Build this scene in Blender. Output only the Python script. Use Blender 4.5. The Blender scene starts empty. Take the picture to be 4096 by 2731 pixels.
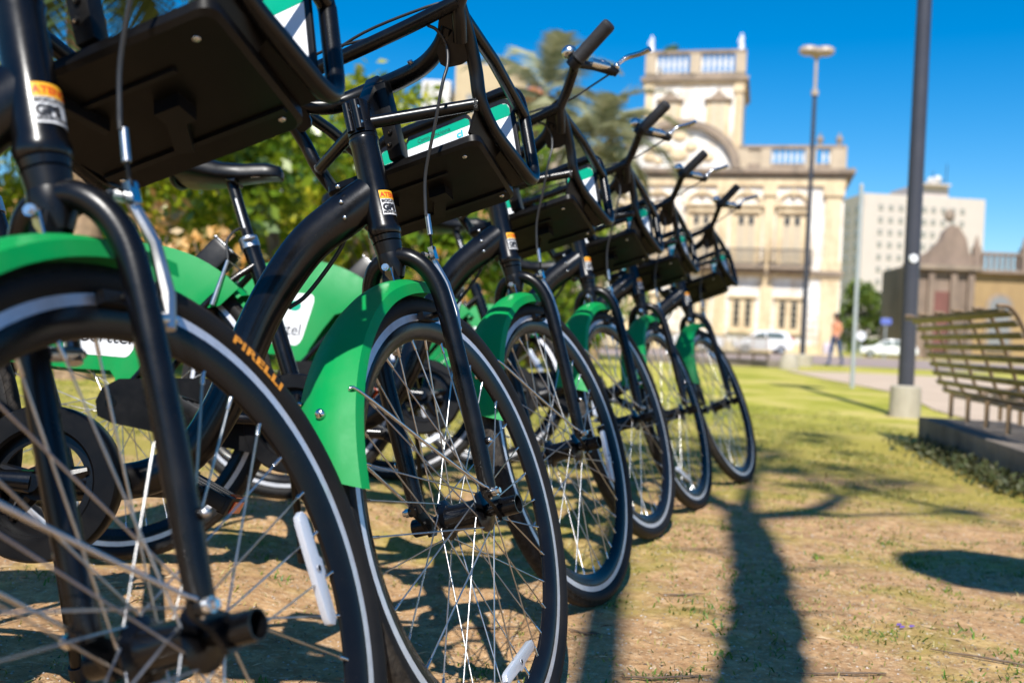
import bpy, bmesh, math, random
import numpy as np
from mathutils import Matrix, Vector, Euler
random.seed(7); rng = np.random.default_rng(11)
R = math.radians
scene = bpy.context.scene
col = scene.collection

# ------------------------------------------------------------------ camera, sky, sun, exposure
CH, CPITCH, CROLL = 0.59227, -0.0083167, 0.045411
cp, sp = math.cos(CPITCH), math.sin(CPITCH); cr, sr = math.cos(CROLL), math.sin(CROLL)
dv = Vector((0, cp, sp)); up0 = Vector((0, -sp, cp)); r0 = Vector((1, 0, 0))
cx_ = r0*cr + up0*sr; cy_ = -r0*sr + up0*cr; cz_ = -dv
cam = bpy.data.cameras.new("camera"); camo = bpy.data.objects.new("camera", cam); col.objects.link(camo)
M = Matrix.Identity(4)
for i in range(3):
    M[i][0] = cx_[i]; M[i][1] = cy_[i]; M[i][2] = cz_[i]
M[2][3] = CH
camo.matrix_world = M
cam.sensor_width = 36; cam.lens = 35.156; cam.clip_start = 0.02; cam.clip_end = 3000
cam.dof.use_dof = True; cam.dof.focus_distance = 1.52; cam.dof.aperture_fstop = 3.8
cam.dof.aperture_blades = 0
scene.camera = camo

SUN_AZ_TO = (0.12, 0.9928)          # horizontal direction the shadows run
SUN_EL = R(50)
world = bpy.data.worlds.new("World"); scene.world = world; world.use_nodes = True
wn = world.node_tree.nodes; wl = world.node_tree.links; wn.clear()
wo = wn.new('ShaderNodeOutputWorld'); wb = wn.new('ShaderNodeBackground'); wb.inputs[1].default_value = 0.094
sky = wn.new('ShaderNodeTexSky'); sky.sky_type = 'NISHITA'; sky.sun_disc = False
sky.sun_elevation = SUN_EL
sdx, sdy = -SUN_AZ_TO[0], -SUN_AZ_TO[1]     # towards the sun
sky.sun_rotation = math.atan2(sdx, sdy)
sky.air_density = 1.0; sky.dust_density = 0.25; sky.ozone_density = 3.0; sky.altitude = 50
hs = wn.new('ShaderNodeHueSaturation'); hs.inputs['Saturation'].default_value = 1.55; hs.inputs['Value'].default_value = 1.12; hs.inputs['Hue'].default_value = 0.495
mxs = wn.new('ShaderNodeMix'); mxs.data_type = 'RGBA'; mxs.blend_type = 'MULTIPLY'; mxs.inputs[0].default_value = 1.0; mxs.inputs[7].default_value = (0.90, 0.90, 0.97, 1)
wl.new(sky.outputs[0], hs.inputs['Color']); wl.new(hs.outputs[0], mxs.inputs[6]); wl.new(mxs.outputs[2], wb.inputs[0]); wl.new(wb.outputs[0], wo.inputs[0])
sun = bpy.data.lights.new("sun", 'SUN'); sun.energy = 5.0; sun.angle = R(0.53); sun.color = (1.0, 0.965, 0.91)
suno = bpy.data.objects.new("sun", sun); col.objects.link(suno)
sdir = Vector((SUN_AZ_TO[0], SUN_AZ_TO[1], 0)).normalized()*math.cos(SUN_EL) + Vector((0, 0, -math.sin(SUN_EL)))
suno.rotation_mode = 'QUATERNION'; suno.rotation_quaternion = sdir.to_track_quat('-Z', 'Y')
suno.location = (-3, -10, 14)
vs = scene.view_settings; vs.view_transform = 'Standard'; vs.look = 'None'; vs.gamma = 1.0; vs.use_curve_mapping = False
vs.exposure = 0.52
scene.render.engine = 'CYCLES'
scene.cycles.max_bounces = 6; scene.cycles.use_denoising = True

# ------------------------------------------------------------------ materials
class NT:
    def __init__(s, name):
        s.m = bpy.data.materials.new(name); s.m.use_nodes = True
        s.t = s.m.node_tree; s.n = s.t.nodes; s.b = s.n['Principled BSDF']; s.o = s.n['Material Output']
    def new(s, typ, **kw):
        n = s.n.new(typ)
        for k, v in kw.items(): setattr(n, k, v)
        return n
    def link(s, a, b): s.t.links.new(a, b)
    def noise(s, scale, detail=4, rough=0.55, vec=None, dim='3D'):
        n = s.new('ShaderNodeTexNoise'); n.inputs['Scale'].default_value = scale
        n.inputs['Detail'].default_value = detail; n.inputs['Roughness'].default_value = rough
        if vec is not None: s.link(vec, n.inputs['Vector'])
        return n.outputs['Fac']
    def coord(s, k='Object'): return s.new('ShaderNodeTexCoord').outputs[k]
    def ramp(s, fac, stops, interp='LINEAR'):
        r = s.new('ShaderNodeValToRGB'); r.color_ramp.interpolation = interp
        e = r.color_ramp.elements
        while len(e) < len(stops): e.new(0.5)
        for i, (p, c) in enumerate(stops):
            e[i].position = p; e[i].color = (*c, 1) if len(c) == 3 else c
        s.link(fac, r.inputs[0]); return r.outputs[0]
    def mix(s, fac, a, b, mode='MIX'):
        m = s.new('ShaderNodeMix', data_type='RGBA', blend_type=mode)
        for sock, v in ((m.inputs[0], fac), (m.inputs[6], a), (m.inputs[7], b)):
            if isinstance(v, (int, float)): sock.default_value = v
            elif isinstance(v, tuple): sock.default_value = (*v, 1)
            else: s.link(v, sock)
        return m.outputs[2]
    def bump(s, h, strength=0.3, dist=0.01, nrm=None):
        b = s.new('ShaderNodeBump'); b.inputs['Strength'].default_value = strength; b.inputs['Distance'].default_value = dist
        s.link(h, b.inputs['Height'])
        if nrm is not None: s.link(nrm, b.inputs['Normal'])
        s.link(b.outputs[0], s.b.inputs['Normal']); return b.outputs[0]
    def set(s, **kw):
        for k, v in kw.items():
            i = s.b.inputs[k.replace('_', ' ')]
            if hasattr(v, 'is_output'): s.link(v, i)
            else: i.default_value = (*v, 1) if isinstance(v, tuple) and len(v) == 3 else v
        return s
MT = {}
def simple(name, colr, rough=0.5, metal=0.0, var=0.15, scale=30, coat=0.0, bump=0.0, spec=0.5, bscale=None, coords='Object'):
    t = NT(name); co = t.coord(coords)
    f = t.noise(scale, 5, 0.6, co)
    a = tuple(c*(1-var) for c in colr); b = tuple(min(1, c*(1+var)) for c in colr)
    t.set(Base_Color=t.ramp(f, [(0.3, a), (0.7, b)]), Metallic=metal, Coat_Weight=coat, Specular_IOR_Level=spec)
    rr = t.ramp(t.noise(scale*0.4, 3, 0.5, co), [(0.3, (rough*0.8,)*3), (0.7, (min(1, rough*1.25),)*3)])
    t.link(rr, t.b.inputs['Roughness'])
    if bump: t.bump(t.noise(bscale or scale*6, 4, 0.6, co), bump, 0.002)
    MT[name] = t.m; return t.m
def dusty(name, colr, rough, coat=0.0, spec=0.5, dust=0.10, metal=0.0):
    t = NT(name); co = t.coord()
    geo = t.new('ShaderNodeNewGeometry')
    f1 = t.noise(14, 6, 0.65, co); f2 = t.noise(160, 3, 0.7, co)
    base = t.mix(t.ramp(f1, [(0.45, (0, 0, 0)), (0.75, (dust, dust, dust))]), colr, (0.16, 0.12, 0.085))
    base = t.mix(t.ramp(f2, [(0.66, (0, 0, 0)), (0.72, (dust*1.4,)*3)]), base, (0.22, 0.18, 0.14))
    t.set(Base_Color=base, Metallic=metal, Coat_Weight=coat, Coat_Roughness=0.12, Specular_IOR_Level=spec)
    t.link(t.ramp(f1, [(0.3, (rough*0.8,)*3), (0.75, (min(1, rough*1.5),)*3)]), t.b.inputs['Roughness'])
    t.bump(t.noise(300, 2, 0.5, co), 0.06, 0.001)
    MT[name] = t.m; return t.m
dusty('black_paint', (0.0025, 0.0025, 0.003), 0.26, coat=0.0, spec=0.36, dust=0.018)
dusty('rim_black', (0.005, 0.005, 0.006), 0.20, coat=0.0, spec=0.24, dust=0.02)
dusty('black_gloss', (0.0025, 0.0025, 0.003), 0.20, coat=0.03, spec=0.38, dust=0.015)
dusty('black_plastic', (0.003, 0.003, 0.0035), 0.38, spec=0.3, dust=0.02)
dusty('tray_plastic', (0.0028, 0.0023, 0.0020), 0.36, spec=0.22, dust=0.02)
dusty('grey_plastic', (0.0025, 0.0025, 0.003), 0.36, spec=0.2, dust=0.012)
simple('rubber_grip', (0.012, 0.012, 0.013), 0.7, bump=0.3, scale=80)
dusty('green_plastic', (0.0005, 0.235, 0.052), 0.46, coat=0.0, spec=0.28, dust=0.06)
simple('steel', (0.62, 0.62, 0.62), 0.22, 1.0, 0.1, 60)
simple('alloy', (0.50, 0.50, 0.50), 0.33, 1.0, 0.1, 60)
simple('spoke_steel', (0.56, 0.54, 0.51), 0.32, 1.0, 0.15, 40)
simple('brake_track', (0.66, 0.65, 0.67), 0.36, 0.55, 0.10, 70)
simple('weld_metal', (0.10, 0.10, 0.10), 0.35, 0.9, 0.3, 300, bump=1.0)
simple('cable_black', (0.02, 0.02, 0.02), 0.4)
simple('vinyl_white', (0.74, 0.74, 0.74), 0.35, var=0.03)
simple('print_black', (0.02, 0.02, 0.022), 0.4, var=0.05)
simple('print_orange', (0.85, 0.36, 0.02), 0.4, var=0.05)
simple('print_yellow', (0.85, 0.42, 0.02), 0.4, var=0.05)
simple('print_red', (0.65, 0.06, 0.01), 0.4, var=0.05)
simple('print_green', (0.0, 0.30, 0.17), 0.35, var=0.05)
simple('print_cyan', (0.02, 0.42, 0.50), 0.35, var=0.05)
simple('print_grey', (0.35, 0.35, 0.36), 0.4, var=0.05)
simple('tyre_print', (0.62, 0.24, 0.02), 0.6, var=0.12, scale=300)
simple('reflector_orange', (0.85, 0.10, 0.01), 0.2, var=0.1)
simple('reflector_red', (0.5, 0.01, 0.01), 0.2, var=0.1)
def m_reflector():
    t = NT('reflector_clear'); co = t.coord()
    w = t.new('ShaderNodeTexWave', wave_type='BANDS', bands_direction='DIAGONAL'); w.inputs['Scale'].default_value = 210
    w.inputs['Distortion'].default_value = 1.5; t.link(co, w.inputs['Vector'])
    t.set(Base_Color=t.mix(t.ramp(w.outputs['Fac'], [(0.2, (0, 0, 0)), (0.7, (1, 1, 1))]), (0.40, 0.43, 0.50), (0.70, 0.73, 0.80)), Roughness=0.22, Metallic=0.25, Coat_Weight=0.6)
    t.bump(w.outputs['Fac'], 0.35, 0.001); MT['reflector_clear'] = t.m
m_reflector()
def m_tyre():
    t = NT('tyre_rubber'); co = t.coord(); sx = t.new('ShaderNodeSeparateXYZ'); t.link(co, sx.inputs[0])
    at = t.new('ShaderNodeMath', operation='ARCTAN2'); t.link(sx.outputs[2], at.inputs[0]); t.link(sx.outputs[0], at.inputs[1])
    m1 = t.new('ShaderNodeMath', operation='MULTIPLY'); t.link(at.outputs[0], m1.inputs[0]); m1.inputs[1].default_value = 96
    ab = t.new('ShaderNodeMath', operation='ABSOLUTE'); t.link(sx.outputs[1], ab.inputs[0])
    m2 = t.new('ShaderNodeMath', operation='MULTIPLY'); t.link(ab.outputs[0], m2.inputs[0]); m2.inputs[1].default_value = 420
    ad = t.new('ShaderNodeMath', operation='ADD'); t.link(m1.outputs[0], ad.inputs[0]); t.link(m2.outputs[0], ad.inputs[1])
    sn = t.new('ShaderNodeMath', operation='SINE'); t.link(ad.outputs[0], sn.inputs[0])
    # radius mask : only on the tread
    ln = t.new('ShaderNodeVectorMath', operation='LENGTH'); cmb = t.new('ShaderNodeCombineXYZ')
    t.link(sx.outputs[0], cmb.inputs[0]); t.link(sx.outputs[2], cmb.inputs[2]); t.link(cmb.outputs[0], ln.inputs[0])
    mask = t.ramp(ln.outputs['Value'], [(0.3345, (0, 0, 0)), (0.3365, (1, 1, 1))])
    groove = t.ramp(sn.outputs[0], [(0.0, (0, 0, 0)), (0.12, (1, 1, 1))])
    gh = t.mix(mask, (1.0, 1.0, 1.0), groove)
    f1 = t.noise(9, 5, 0.65, co); f2 = t.noise(90, 4, 0.7, co)
    dust = t.mix(mask, t.ramp(f1, [(0.35, (0.0,)*3), (0.8, (0.05,)*3)]), t.ramp(f2, [(0.3, (0.04,)*3), (0.75, (0.30,)*3)]))
    base = t.mix(dust, (0.004, 0.004, 0.0045), (0.19, 0.155, 0.12))
    t.set(Base_Color=base, Roughness=0.62, Specular_IOR_Level=0.22)
    t.bump(gh, 0.9, 0.0018, t.bump(t.noise(400, 3, 0.6, co), 0.25, 0.001)); MT['tyre_rubber'] = t.m
m_tyre()

def m_stucco(name, base, stain, amt=0.5, scale=0.6):
    t = NT(name); co = t.coord()
    mp = t.new('ShaderNodeMapping'); mp.inputs['Scale'].default_value = (1, 1, 0.35); t.link(co, mp.inputs[0])
    f = t.noise(scale, 8, 0.68, mp.outputs[0]); g = t.noise(scale*6, 6, 0.6, mp.outputs[0])
    c = t.mix(t.ramp(f, [(0.42, (0, 0, 0)), (0.68, (amt,)*3)]), base, stain)
    c = t.mix(t.ramp(g, [(0.5, (0, 0, 0)), (0.75, (amt*0.5,)*3)]), c, tuple(x*0.55 for x in stain))
    t.set(Base_Color=c, Roughness=0.85); t.bump(g, 0.3, 0.02); MT[name] = t.m
m_stucco('stucco_white', (0.84, 0.82, 0.77), (0.56, 0.41, 0.25), 0.85, 1.0)
m_stucco('stucco_ochre', (0.72, 0.57, 0.36), (0.42, 0.29, 0.16), 0.75, 1.3)
m_stucco('parapet_tan', (0.50, 0.40, 0.28), (0.26, 0.21, 0.16), 0.6, 0.9)
m_stucco('stone_weathered', (0.33, 0.25, 0.18), (0.12, 0.10, 0.08), 0.7, 1.2)
m_stucco('concrete_tower', (0.54, 0.47, 0.42), (0.48, 0.43, 0.40), 0.35, 0.12)
m_stucco('brown_stone', (0.27, 0.195, 0.145), (0.06, 0.045, 0.035), 0.6, 0.4)
m_stucco('ochre_wall', (0.36, 0.24, 0.11), (0.22, 0.14, 0.07), 0.5, 0.5)
m_stucco('red_wall', (0.19, 0.075, 0.06), (0.10, 0.05, 0.04), 0.5, 0.5)
m_stucco('far_orange_wall', (0.62, 0.34, 0.13), (0.45, 0.24, 0.10), 0.5, 0.5)
m_stucco('far_tan_wall', (0.50, 0.40, 0.24), (0.38, 0.28, 0.16), 0.5, 0.5)
m_stucco('far_white_wall', (0.66, 0.64, 0.62), (0.5, 0.46, 0.42), 0.4, 0.4)
m_stucco('concrete_base', (0.42, 0.37, 0.28), (0.28, 0.23, 0.16), 0.5, 6)
m_stucco('plinth_concrete', (0.22, 0.18, 0.14), (0.07, 0.055, 0.045), 0.8, 3)
simple('roof_tile', (0.45, 0.16, 0.07), 0.8, var=0.3, scale=8)
simple('shutter_wood', (0.56, 0.46, 0.32), 0.6, var=0.15, scale=12)
simple('window_dark', (0.02, 0.022, 0.025), 0.1, var=0.2)
simple('window_grey', (0.22, 0.22, 0.22), 0.25, var=0.2)
simple('far_window', (0.28, 0.27, 0.24), 0.25, var=0.3, scale=2)
simple('iron_dark', (0.03, 0.028, 0.03), 0.5)
simple('pole_grey', (0.045, 0.045, 0.055), 0.35, var=0.1, scale=5)
simple('pole_light', (0.34, 0.37, 0.36), 0.45, var=0.1, scale=5)
simple('statue_white', (0.72, 0.72, 0.75), 0.6, var=0.1, scale=6)
simple('lamp_head', (0.40, 0.32, 0.25), 0.4, var=0.1, scale=8)
simple('bench_wood', (0.11, 0.080, 0.040), 0.38, var=0.35, scale=25, bump=0.4)
simple('bench_iron', (0.20, 0.13, 0.07), 0.45, var=0.25, scale=25)
simple('car_white', (0.80, 0.80, 0.80), 0.15, var=0.01, coat=1.0)
simple('car_glass', (0.10, 0.13, 0.13), 0.05, var=0.05)
simple('car_light_red', (0.6, 0.02, 0.02), 0.2, var=0.05)
simple('sign_blue', (0.12, 0.16, 0.45), 0.4, var=0.05)
simple('skin', (0.36, 0.19, 0.12), 0.5, var=0.1)
simple('shirt_orange', (0.72, 0.30, 0.17), 0.8, var=0.1)
simple('jeans', (0.04, 0.07, 0.16), 0.8, var=0.2)
simple('hair_dark', (0.02, 0.012, 0.01), 0.5)
simple('bag_pink', (0.72, 0.60, 0.68), 0.6, var=0.15, scale=10)
simple('bark', (0.16, 0.12, 0.09), 0.85, var=0.4, scale=14, bump=0.8)
simple('palm_bark', (0.30, 0.20, 0.12), 0.85, var=0.4, scale=10, bump=0.8)
simple('twig_wood', (0.13, 0.09, 0.06), 0.8, var=0.4, scale=60)
simple('straw', (0.52, 0.44, 0.20), 0.7, var=0.2, scale=60)
def m_leaf(name, cols, rough=0.45, trans=0.25):
    t = NT(name); g = t.new('ShaderNodeNewGeometry')
    n = len(cols); c = t.ramp(g.outputs['Random Per Island'], [(i/(n-1) if n > 1 else 0, k) for i, k in enumerate(cols)])
    t.set(Base_Color=c, Roughness=rough)
    tr = t.new('ShaderNodeBsdfTranslucent'); t.link(c, tr.inputs[0]); mx = t.new('ShaderNodeMixShader'); mx.inputs[0].default_value = trans
    t.link(t.b.outputs[0], mx.inputs[1]); t.link(tr.outputs[0], mx.inputs[2]); t.link(mx.outputs[0], t.o.inputs[0]); MT[name] = t.m
m_leaf('leaf_yellowgreen', [(0.10, 0.17, 0.008), (0.24, 0.31, 0.014), (0.40, 0.42, 0.022), (0.56, 0.50, 0.04)], 0.25, 0.4)
m_leaf('leaf_green', [(0.05, 0.11, 0.008), (0.13, 0.21, 0.012), (0.26, 0.32, 0.02)], 0.28, 0.35)
m_leaf('leaf_orange', [(0.55, 0.24, 0.04), (0.72, 0.38, 0.10), (0.62, 0.40, 0.18), (0.10, 0.12, 0.02)], 0.4)
m_leaf('leaf_palm', [(0.18, 0.21, 0.11), (0.34, 0.35, 0.20), (0.52, 0.49, 0.32)], 0.4, 0.3)
m_leaf('leaf_street', [(0.05, 0.09, 0.01), (0.11, 0.17, 0.02), (0.20, 0.25, 0.03)], 0.5, 0.2)
m_leaf('leaf_palm_dark', [(0.03, 0.05, 0.02), (0.06, 0.09, 0.03)], 0.3, 0.1)
m_leaf('grass_blade', [(0.09, 0.14, 0.012), (0.20, 0.24, 0.03), (0.36, 0.32, 0.08), (0.50, 0.40, 0.17)], 0.5, 0.3)
m_leaf('grass_fresh', [(0.04, 0.12, 0.01), (0.09, 0.20, 0.015), (0.15, 0.24, 0.02)], 0.5, 0.3)
m_leaf('weed_dark', [(0.035, 0.045, 0.012), (0.06, 0.075, 0.02), (0.10, 0.09, 0.04)], 0.6, 0.1)
m_leaf('litter', [(0.10, 0.065, 0.04), (0.24, 0.15, 0.08), (0.42, 0.30, 0.17), (0.55, 0.42, 0.26)], 0.8, 0.0)
m_leaf('stone_mix', [(0.18, 0.15, 0.12), (0.33, 0.27, 0.21), (0.55, 0.50, 0.45)], 0.8, 0.0)
m_leaf('petal', [(0.12, 0.07, 0.30), (0.18, 0.10, 0.34)], 0.5, 0.2)

def m_ground():
    t = NT('ground_dirt_grass'); co = t.coord()
    sx = t.new('ShaderNodeSeparateXYZ'); t.link(co, sx.inputs[0])
    big = t.noise(0.55, 4, 0.6, co); mid = t.noise(2.6, 6, 0.62, co); fine = t.noise(26, 6, 0.72, co); vf = t.noise(170, 4, 0.7, co)
    dirt = t.ramp(fine, [(0.28, (0.29, 0.155, 0.068)), (0.5, (0.49, 0.292, 0.138)), (0.72, (0.66, 0.43, 0.23))])
    dirt = t.mix(t.ramp(t.noise(8, 6, 0.7, co), [(0.42, (0, 0, 0)), (0.62, (0.55,)*3)]), dirt, (0.25, 0.14, 0.07))
    dirt = t.mix(t.ramp(t.noise(75, 3, 0.6, co), [(0.56, (0, 0, 0)), (0.66, (0.6,)*3)]), dirt, (0.66, 0.50, 0.32))
    dirt = t.mix(t.ramp(vf, [(0.55, (0, 0, 0)), (0.75, (0.5,)*3)]), dirt, (0.15, 0.085, 0.04))
    grass = t.ramp(fine, [(0.25, (0.17, 0.15, 0.020)), (0.5, (0.32, 0.27, 0.042)), (0.75, (0.48, 0.38, 0.10))])
    farg = t.ramp(t.noise(0.8, 7, 0.7, co), [(0.34, (0.21, 0.23, 0.024)), (0.48, (0.36, 0.34, 0.045)), (0.58, (0.52, 0.43, 0.12)), (0.70, (0.58, 0.44, 0.22))])
    # grass cover grows with distance (y) and to the right
    a = t.new('ShaderNodeMath', operation='MULTIPLY_ADD'); t.link(sx.outputs[1], a.inputs[0]); a.inputs[1].default_value = 0.095; a.inputs[2].default_value = -0.43
    b = t.new('ShaderNodeMath', operation='ADD'); t.link(a.outputs[0], b.inputs[0]); t.link(mid, b.inputs[1])
    c2 = t.new('ShaderNodeMath', operation='ADD'); t.link(b.outputs[0], c2.inputs[0]); t.link(big, c2.inputs[1])
    cover = t.ramp(c2.outputs[0], [(0.80, (0, 0, 0)), (1.0, (1, 1, 1))])
    cm = t.new('ShaderNodeMath', operation='MULTIPLY'); t.link(cover, cm.inputs[0]); cm.inputs[1].default_value = 0.82
    c = t.mix(cm.outputs[0], dirt, grass)
    d = t.new('ShaderNodeMapRange'); t.link(sx.outputs[1], d.inputs[0]); d.inputs[1].default_value = 5; d.inputs[2].default_value = 9
    c = t.mix(d.outputs[0], c, farg)
    t.set(Base_Color=c, Roughness=0.95, Specular_IOR_Level=0.2)
    nb = t.bump(t.noise(7, 5, 0.65, co), 0.5, 0.03); nb = t.bump(fine, 0.8, 0.012, nb); t.bump(vf, 0.8, 0.004, nb)
    MT['ground'] = t.m
m_ground()
m_stucco('path_paving', (0.54, 0.41, 0.29), (0.38, 0.28, 0.19), 0.5, 1.0)
m_stucco('road_paving', (0.33, 0.25, 0.21), (0.22, 0.17, 0.14), 0.5, 0.3)

# ------------------------------------------------------------------ geometry helpers
class MB:
    def __init__(s): s.v = []; s.f = []; s.m = []; s.mats = []; s.cur = 0; s.g = []
    def mat(s, name):
        if name not in s.mats: s.mats.append(name)
        s.cur = s.mats.index(name); return s
    def add(s, vs, fs, M=None):
        o = len(s.v)
        if M is not None: vs = [tuple(M @ Vector(v)) for v in vs]
        s.g.append((o, len(s.f), len(vs), len(fs)))
        s.v += [tuple(v) for v in vs]; s.f += [tuple(i+o for i in f) for f in fs]; s.m += [s.cur]*len(fs); return s
    def box(s, c, d, rot=None, M=None):
        x, y, z = (k/2 for k in d)
        vs = [(-x,-y,-z),(x,-y,-z),(x,y,-z),(-x,y,-z),(-x,-y,z),(x,-y,z),(x,y,z),(-x,y,z)]
        fs = [(0,3,2,1),(4,5,6,7),(0,1,5,4),(1,2,6,5),(2,3,7,6),(3,0,4,7)]
        Mt = Matrix.Translation(c)
        if rot: Mt = Mt @ Euler(rot).to_matrix().to_4x4()
        if M is not None: Mt = M @ Mt
        return s.add(vs, fs, Mt)
    def tube(s, path, r, n=14, closed=False, caps=True, flat=1.0, flatdir=None):
        P = [Vector(p) for p in path]; N = len(P)
        rs = r if isinstance(r, (list, tuple)) else [r]*N
        if len(rs) != N:
            rs = list(np.interp(np.linspace(0, 1, N), np.linspace(0, 1, len(rs)), rs))
        T = []
        for i in range(N):
            a = P[(i-1) % N] if (closed or i > 0) else P[i]; b = P[(i+1) % N] if (closed or i < N-1) else P[i]
            T.append((b-a).normalized())
        ref = Vector(flatdir) if flatdir else (Vector((0, 0, 1)) if abs(T[0].z) < 0.9 else Vector((0, 1, 0)))
        u = (ref - T[0]*ref.dot(T[0])).normalized(); vs = []; 
        for i in range(N):
            if flatdir: u = (Vector(flatdir) - T[i]*Vector(flatdir).dot(T[i])).normalized()
            else:
                u = (u - T[i]*u.dot(T[i])).normalized()
            w = T[i].cross(u)
            for k in range(n):
                a = 2*math.pi*k/n
                vs.append(tuple(P[i] + u*math.cos(a)*rs[i]*flat + w*math.sin(a)*rs[i]))
        fs = []
        for i in range(N if closed else N-1):
            j = (i+1) % N
            for k in range(n):
                k2 = (k+1) % n
                fs.append((i*n+k, i*n+k2, j*n+k2, j*n+k))
        if caps and not closed:
            fs.append(tuple(range(n))[::-1]); fs.append(tuple((N-1)*n+k for k in range(n)))
        return s.add(vs, fs)
    def cyl(s, a, b, r, n=16, r2=None): return s.tube([a, b], [r, r if r2 is None else r2], n)
    def lathe(s, prof, n=32, axis='y', M=None, closed=False, a0=0, a1=2*math.pi):
        """profile: (radius, along-axis)"""
        vs = []; full = abs(a1-a0-2*math.pi) < 1e-6; cnt = n if full else n+1
        for i in range(cnt):
            a = a0+(a1-a0)*i/n
            for r, h in prof:
                if axis == 'y': vs.append((r*math.cos(a), h, r*math.sin(a)))
                elif axis == 'z': vs.append((r*math.cos(a), r*math.sin(a), h))
                else: vs.append((h, r*math.cos(a), r*math.sin(a)))
        m = len(prof); fs = []
        for i in range(cnt if full else cnt-1):
            j = (i+1) % cnt
            for k in range(m if closed else m-1):
                k2 = (k+1) % m; fs.append((i*m+k, i*m+k2, j*m+k2, j*m+k))
        return s.add(vs, fs, M)
    def ball(s, c, r, n=12, sc=(1, 1, 1)):
        pr = [(max(1e-4, math.sin(math.pi*i/n)), -math.cos(math.pi*i/n)) for i in range(n+1)]
        return s.lathe(pr, n*2, 'z', Matrix.Translation(c) @ Matrix.Diagonal((r*sc[0], r*sc[1], r*sc[2], 1)))
    def prism(s, pts, ax, a, b, M=None):
        """polygon pts (2D) extruded along axis ax ('y': pts=(x,z))"""
        def P(p, t): return (p[0], t, p[1]) if ax == 'y' else ((t, p[0], p[1]) if ax == 'x' else (p[0], p[1], t))
        n = len(pts); vs = [P(p, a) for p in pts]+[P(p, b) for p in pts]
        fs = [tuple(range(n)), tuple(range(2*n-1, n-1, -1))]+[(i, i+n, (i+1) % n+n, (i+1) % n) for i in range(n)]
        return s.add(vs, fs, M)
    def each(s, name, parent=None, **k):
        out = []
        for o, fo_, nv, nf in s.g:
            q = MB(); q.v = s.v[o:o+nv]; q.f = [tuple(i-o for i in f) for f in s.f[fo_:fo_+nf]]
            mm = s.m[fo_] if nf else 0; q.mats = [s.mats[mm]]; q.m = [0]*nf; out.append(q.build(name, parent, **k))
        return out
    def build(s, name, parent=None, mats=None, bevel=0, smooth=35, matrix=None, seg=2):
        me = bpy.data.meshes.new(name); me.from_pydata(s.v, [], s.f)
        for mm in s.mats: me.materials.append(MT[mm])
        me.polygons.foreach_set('material_index', s.m)
        bm = bmesh.new(); bm.from_mesh(me)
        bmesh.ops.recalc_face_normals(bm, faces=bm.faces)
        if bevel:
            ed = [e for e in bm.edges if len(e.link_faces) == 2 and e.calc_face_angle(0) > R(40)]
            bmesh.ops.bevel(bm, geom=ed, offset=bevel, segments=seg, affect='EDGES', profile=0.6, clamp_overlap=True)
        bm.to_mesh(me); bm.free()
        if smooth:
            me.polygons.foreach_set('use_smooth', [True]*len(me.polygons)); me.set_sharp_from_angle(angle=R(smooth))
        o = bpy.data.objects.new(name, me); col.objects.link(o)
        if parent is not None: o.parent = parent
        if matrix is not None: o.matrix_local = matrix
        return o
def B(matname): return MB().mat(matname)
def smooth_path(pts, k=6):
    P = [Vector(p) for p in pts]; out = []
    for i in range(len(P)-1):
        p0 = P[i-1] if i > 0 else P[i]*2-P[i+1]; p1 = P[i]; p2 = P[i+1]; p3 = P[i+2] if i+2 < len(P) else P[i+1]*2-P[i]
        for j in range(k):
            t = j/k
            out.append(0.5*((2*p1)+(-p0+p2)*t+(2*p0-5*p1+4*p2-p3)*t*t+(-p0+3*p1-3*p2+p3)*t**3))
    out.append(P[-1]); return out
def fillet(pts, rad, k=6):
    P = [Vector(p) for p in pts]; out = [P[0]]
    for i in range(1, len(P)-1):
        a, b, c = P[i-1], P[i], P[i+1]; r = min(rad, (a-b).length*0.48, (c-b).length*0.48)
        s, e = b+(a-b).normalized()*r, b+(c-b).normalized()*r
        for j in range(k+1):
            t = j/k; out.append(s*(1-t)**2+b*2*t*(1-t)+e*t*t)
    out.append(P[-1]); return out
def tag(o, label=None, cat=None, group=None, kind=None):
    if label: o['label'] = label
    if cat: o['category'] = cat
    if group: o['group'] = group
    if kind: o['kind'] = kind
    return o
def empty(name, loc=(0, 0, 0), rz=0, parent=None):
    o = bpy.data.objects.new(name, None); o.empty_display_size = 0.05; col.objects.link(o)
    o.location = loc; o.rotation_euler = (0, 0, rz)
    if parent is not None: o.parent = parent
    return o
kids = {}
def copy_tree(o, parent=None):
    c = o.copy(); col.objects.link(c)
    if parent is not None: c.parent = parent; c.matrix_parent_inverse = o.matrix_parent_inverse.copy()
    for ch in list(o.children): copy_tree(ch, c)
    return c
_tc = {}
def text2d(s, size=1.0, bold=0.0, spacing=1.0):
    k = (s, size, bold, spacing)
    if k in _tc: return _tc[k]
    cu = bpy.data.curves.new('t', 'FONT'); cu.body = s; cu.size = size; cu.offset = bold; cu.space_character = spacing; cu.resolution_u = 4
    ob = bpy.data.objects.new('t', cu); col.objects.link(ob)
    dg = bpy.context.evaluated_depsgraph_get(); me = bpy.data.meshes.new_from_object(ob.evaluated_get(dg))
    vs = [(v.co.x, v.co.y) for v in me.vertices]; fs = [tuple(p.vertices) for p in me.polygons]
    bpy.data.objects.remove(ob); bpy.data.curves.remove(cu); bpy.data.meshes.remove(me)
    _tc[k] = (vs, fs); return vs, fs

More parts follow.
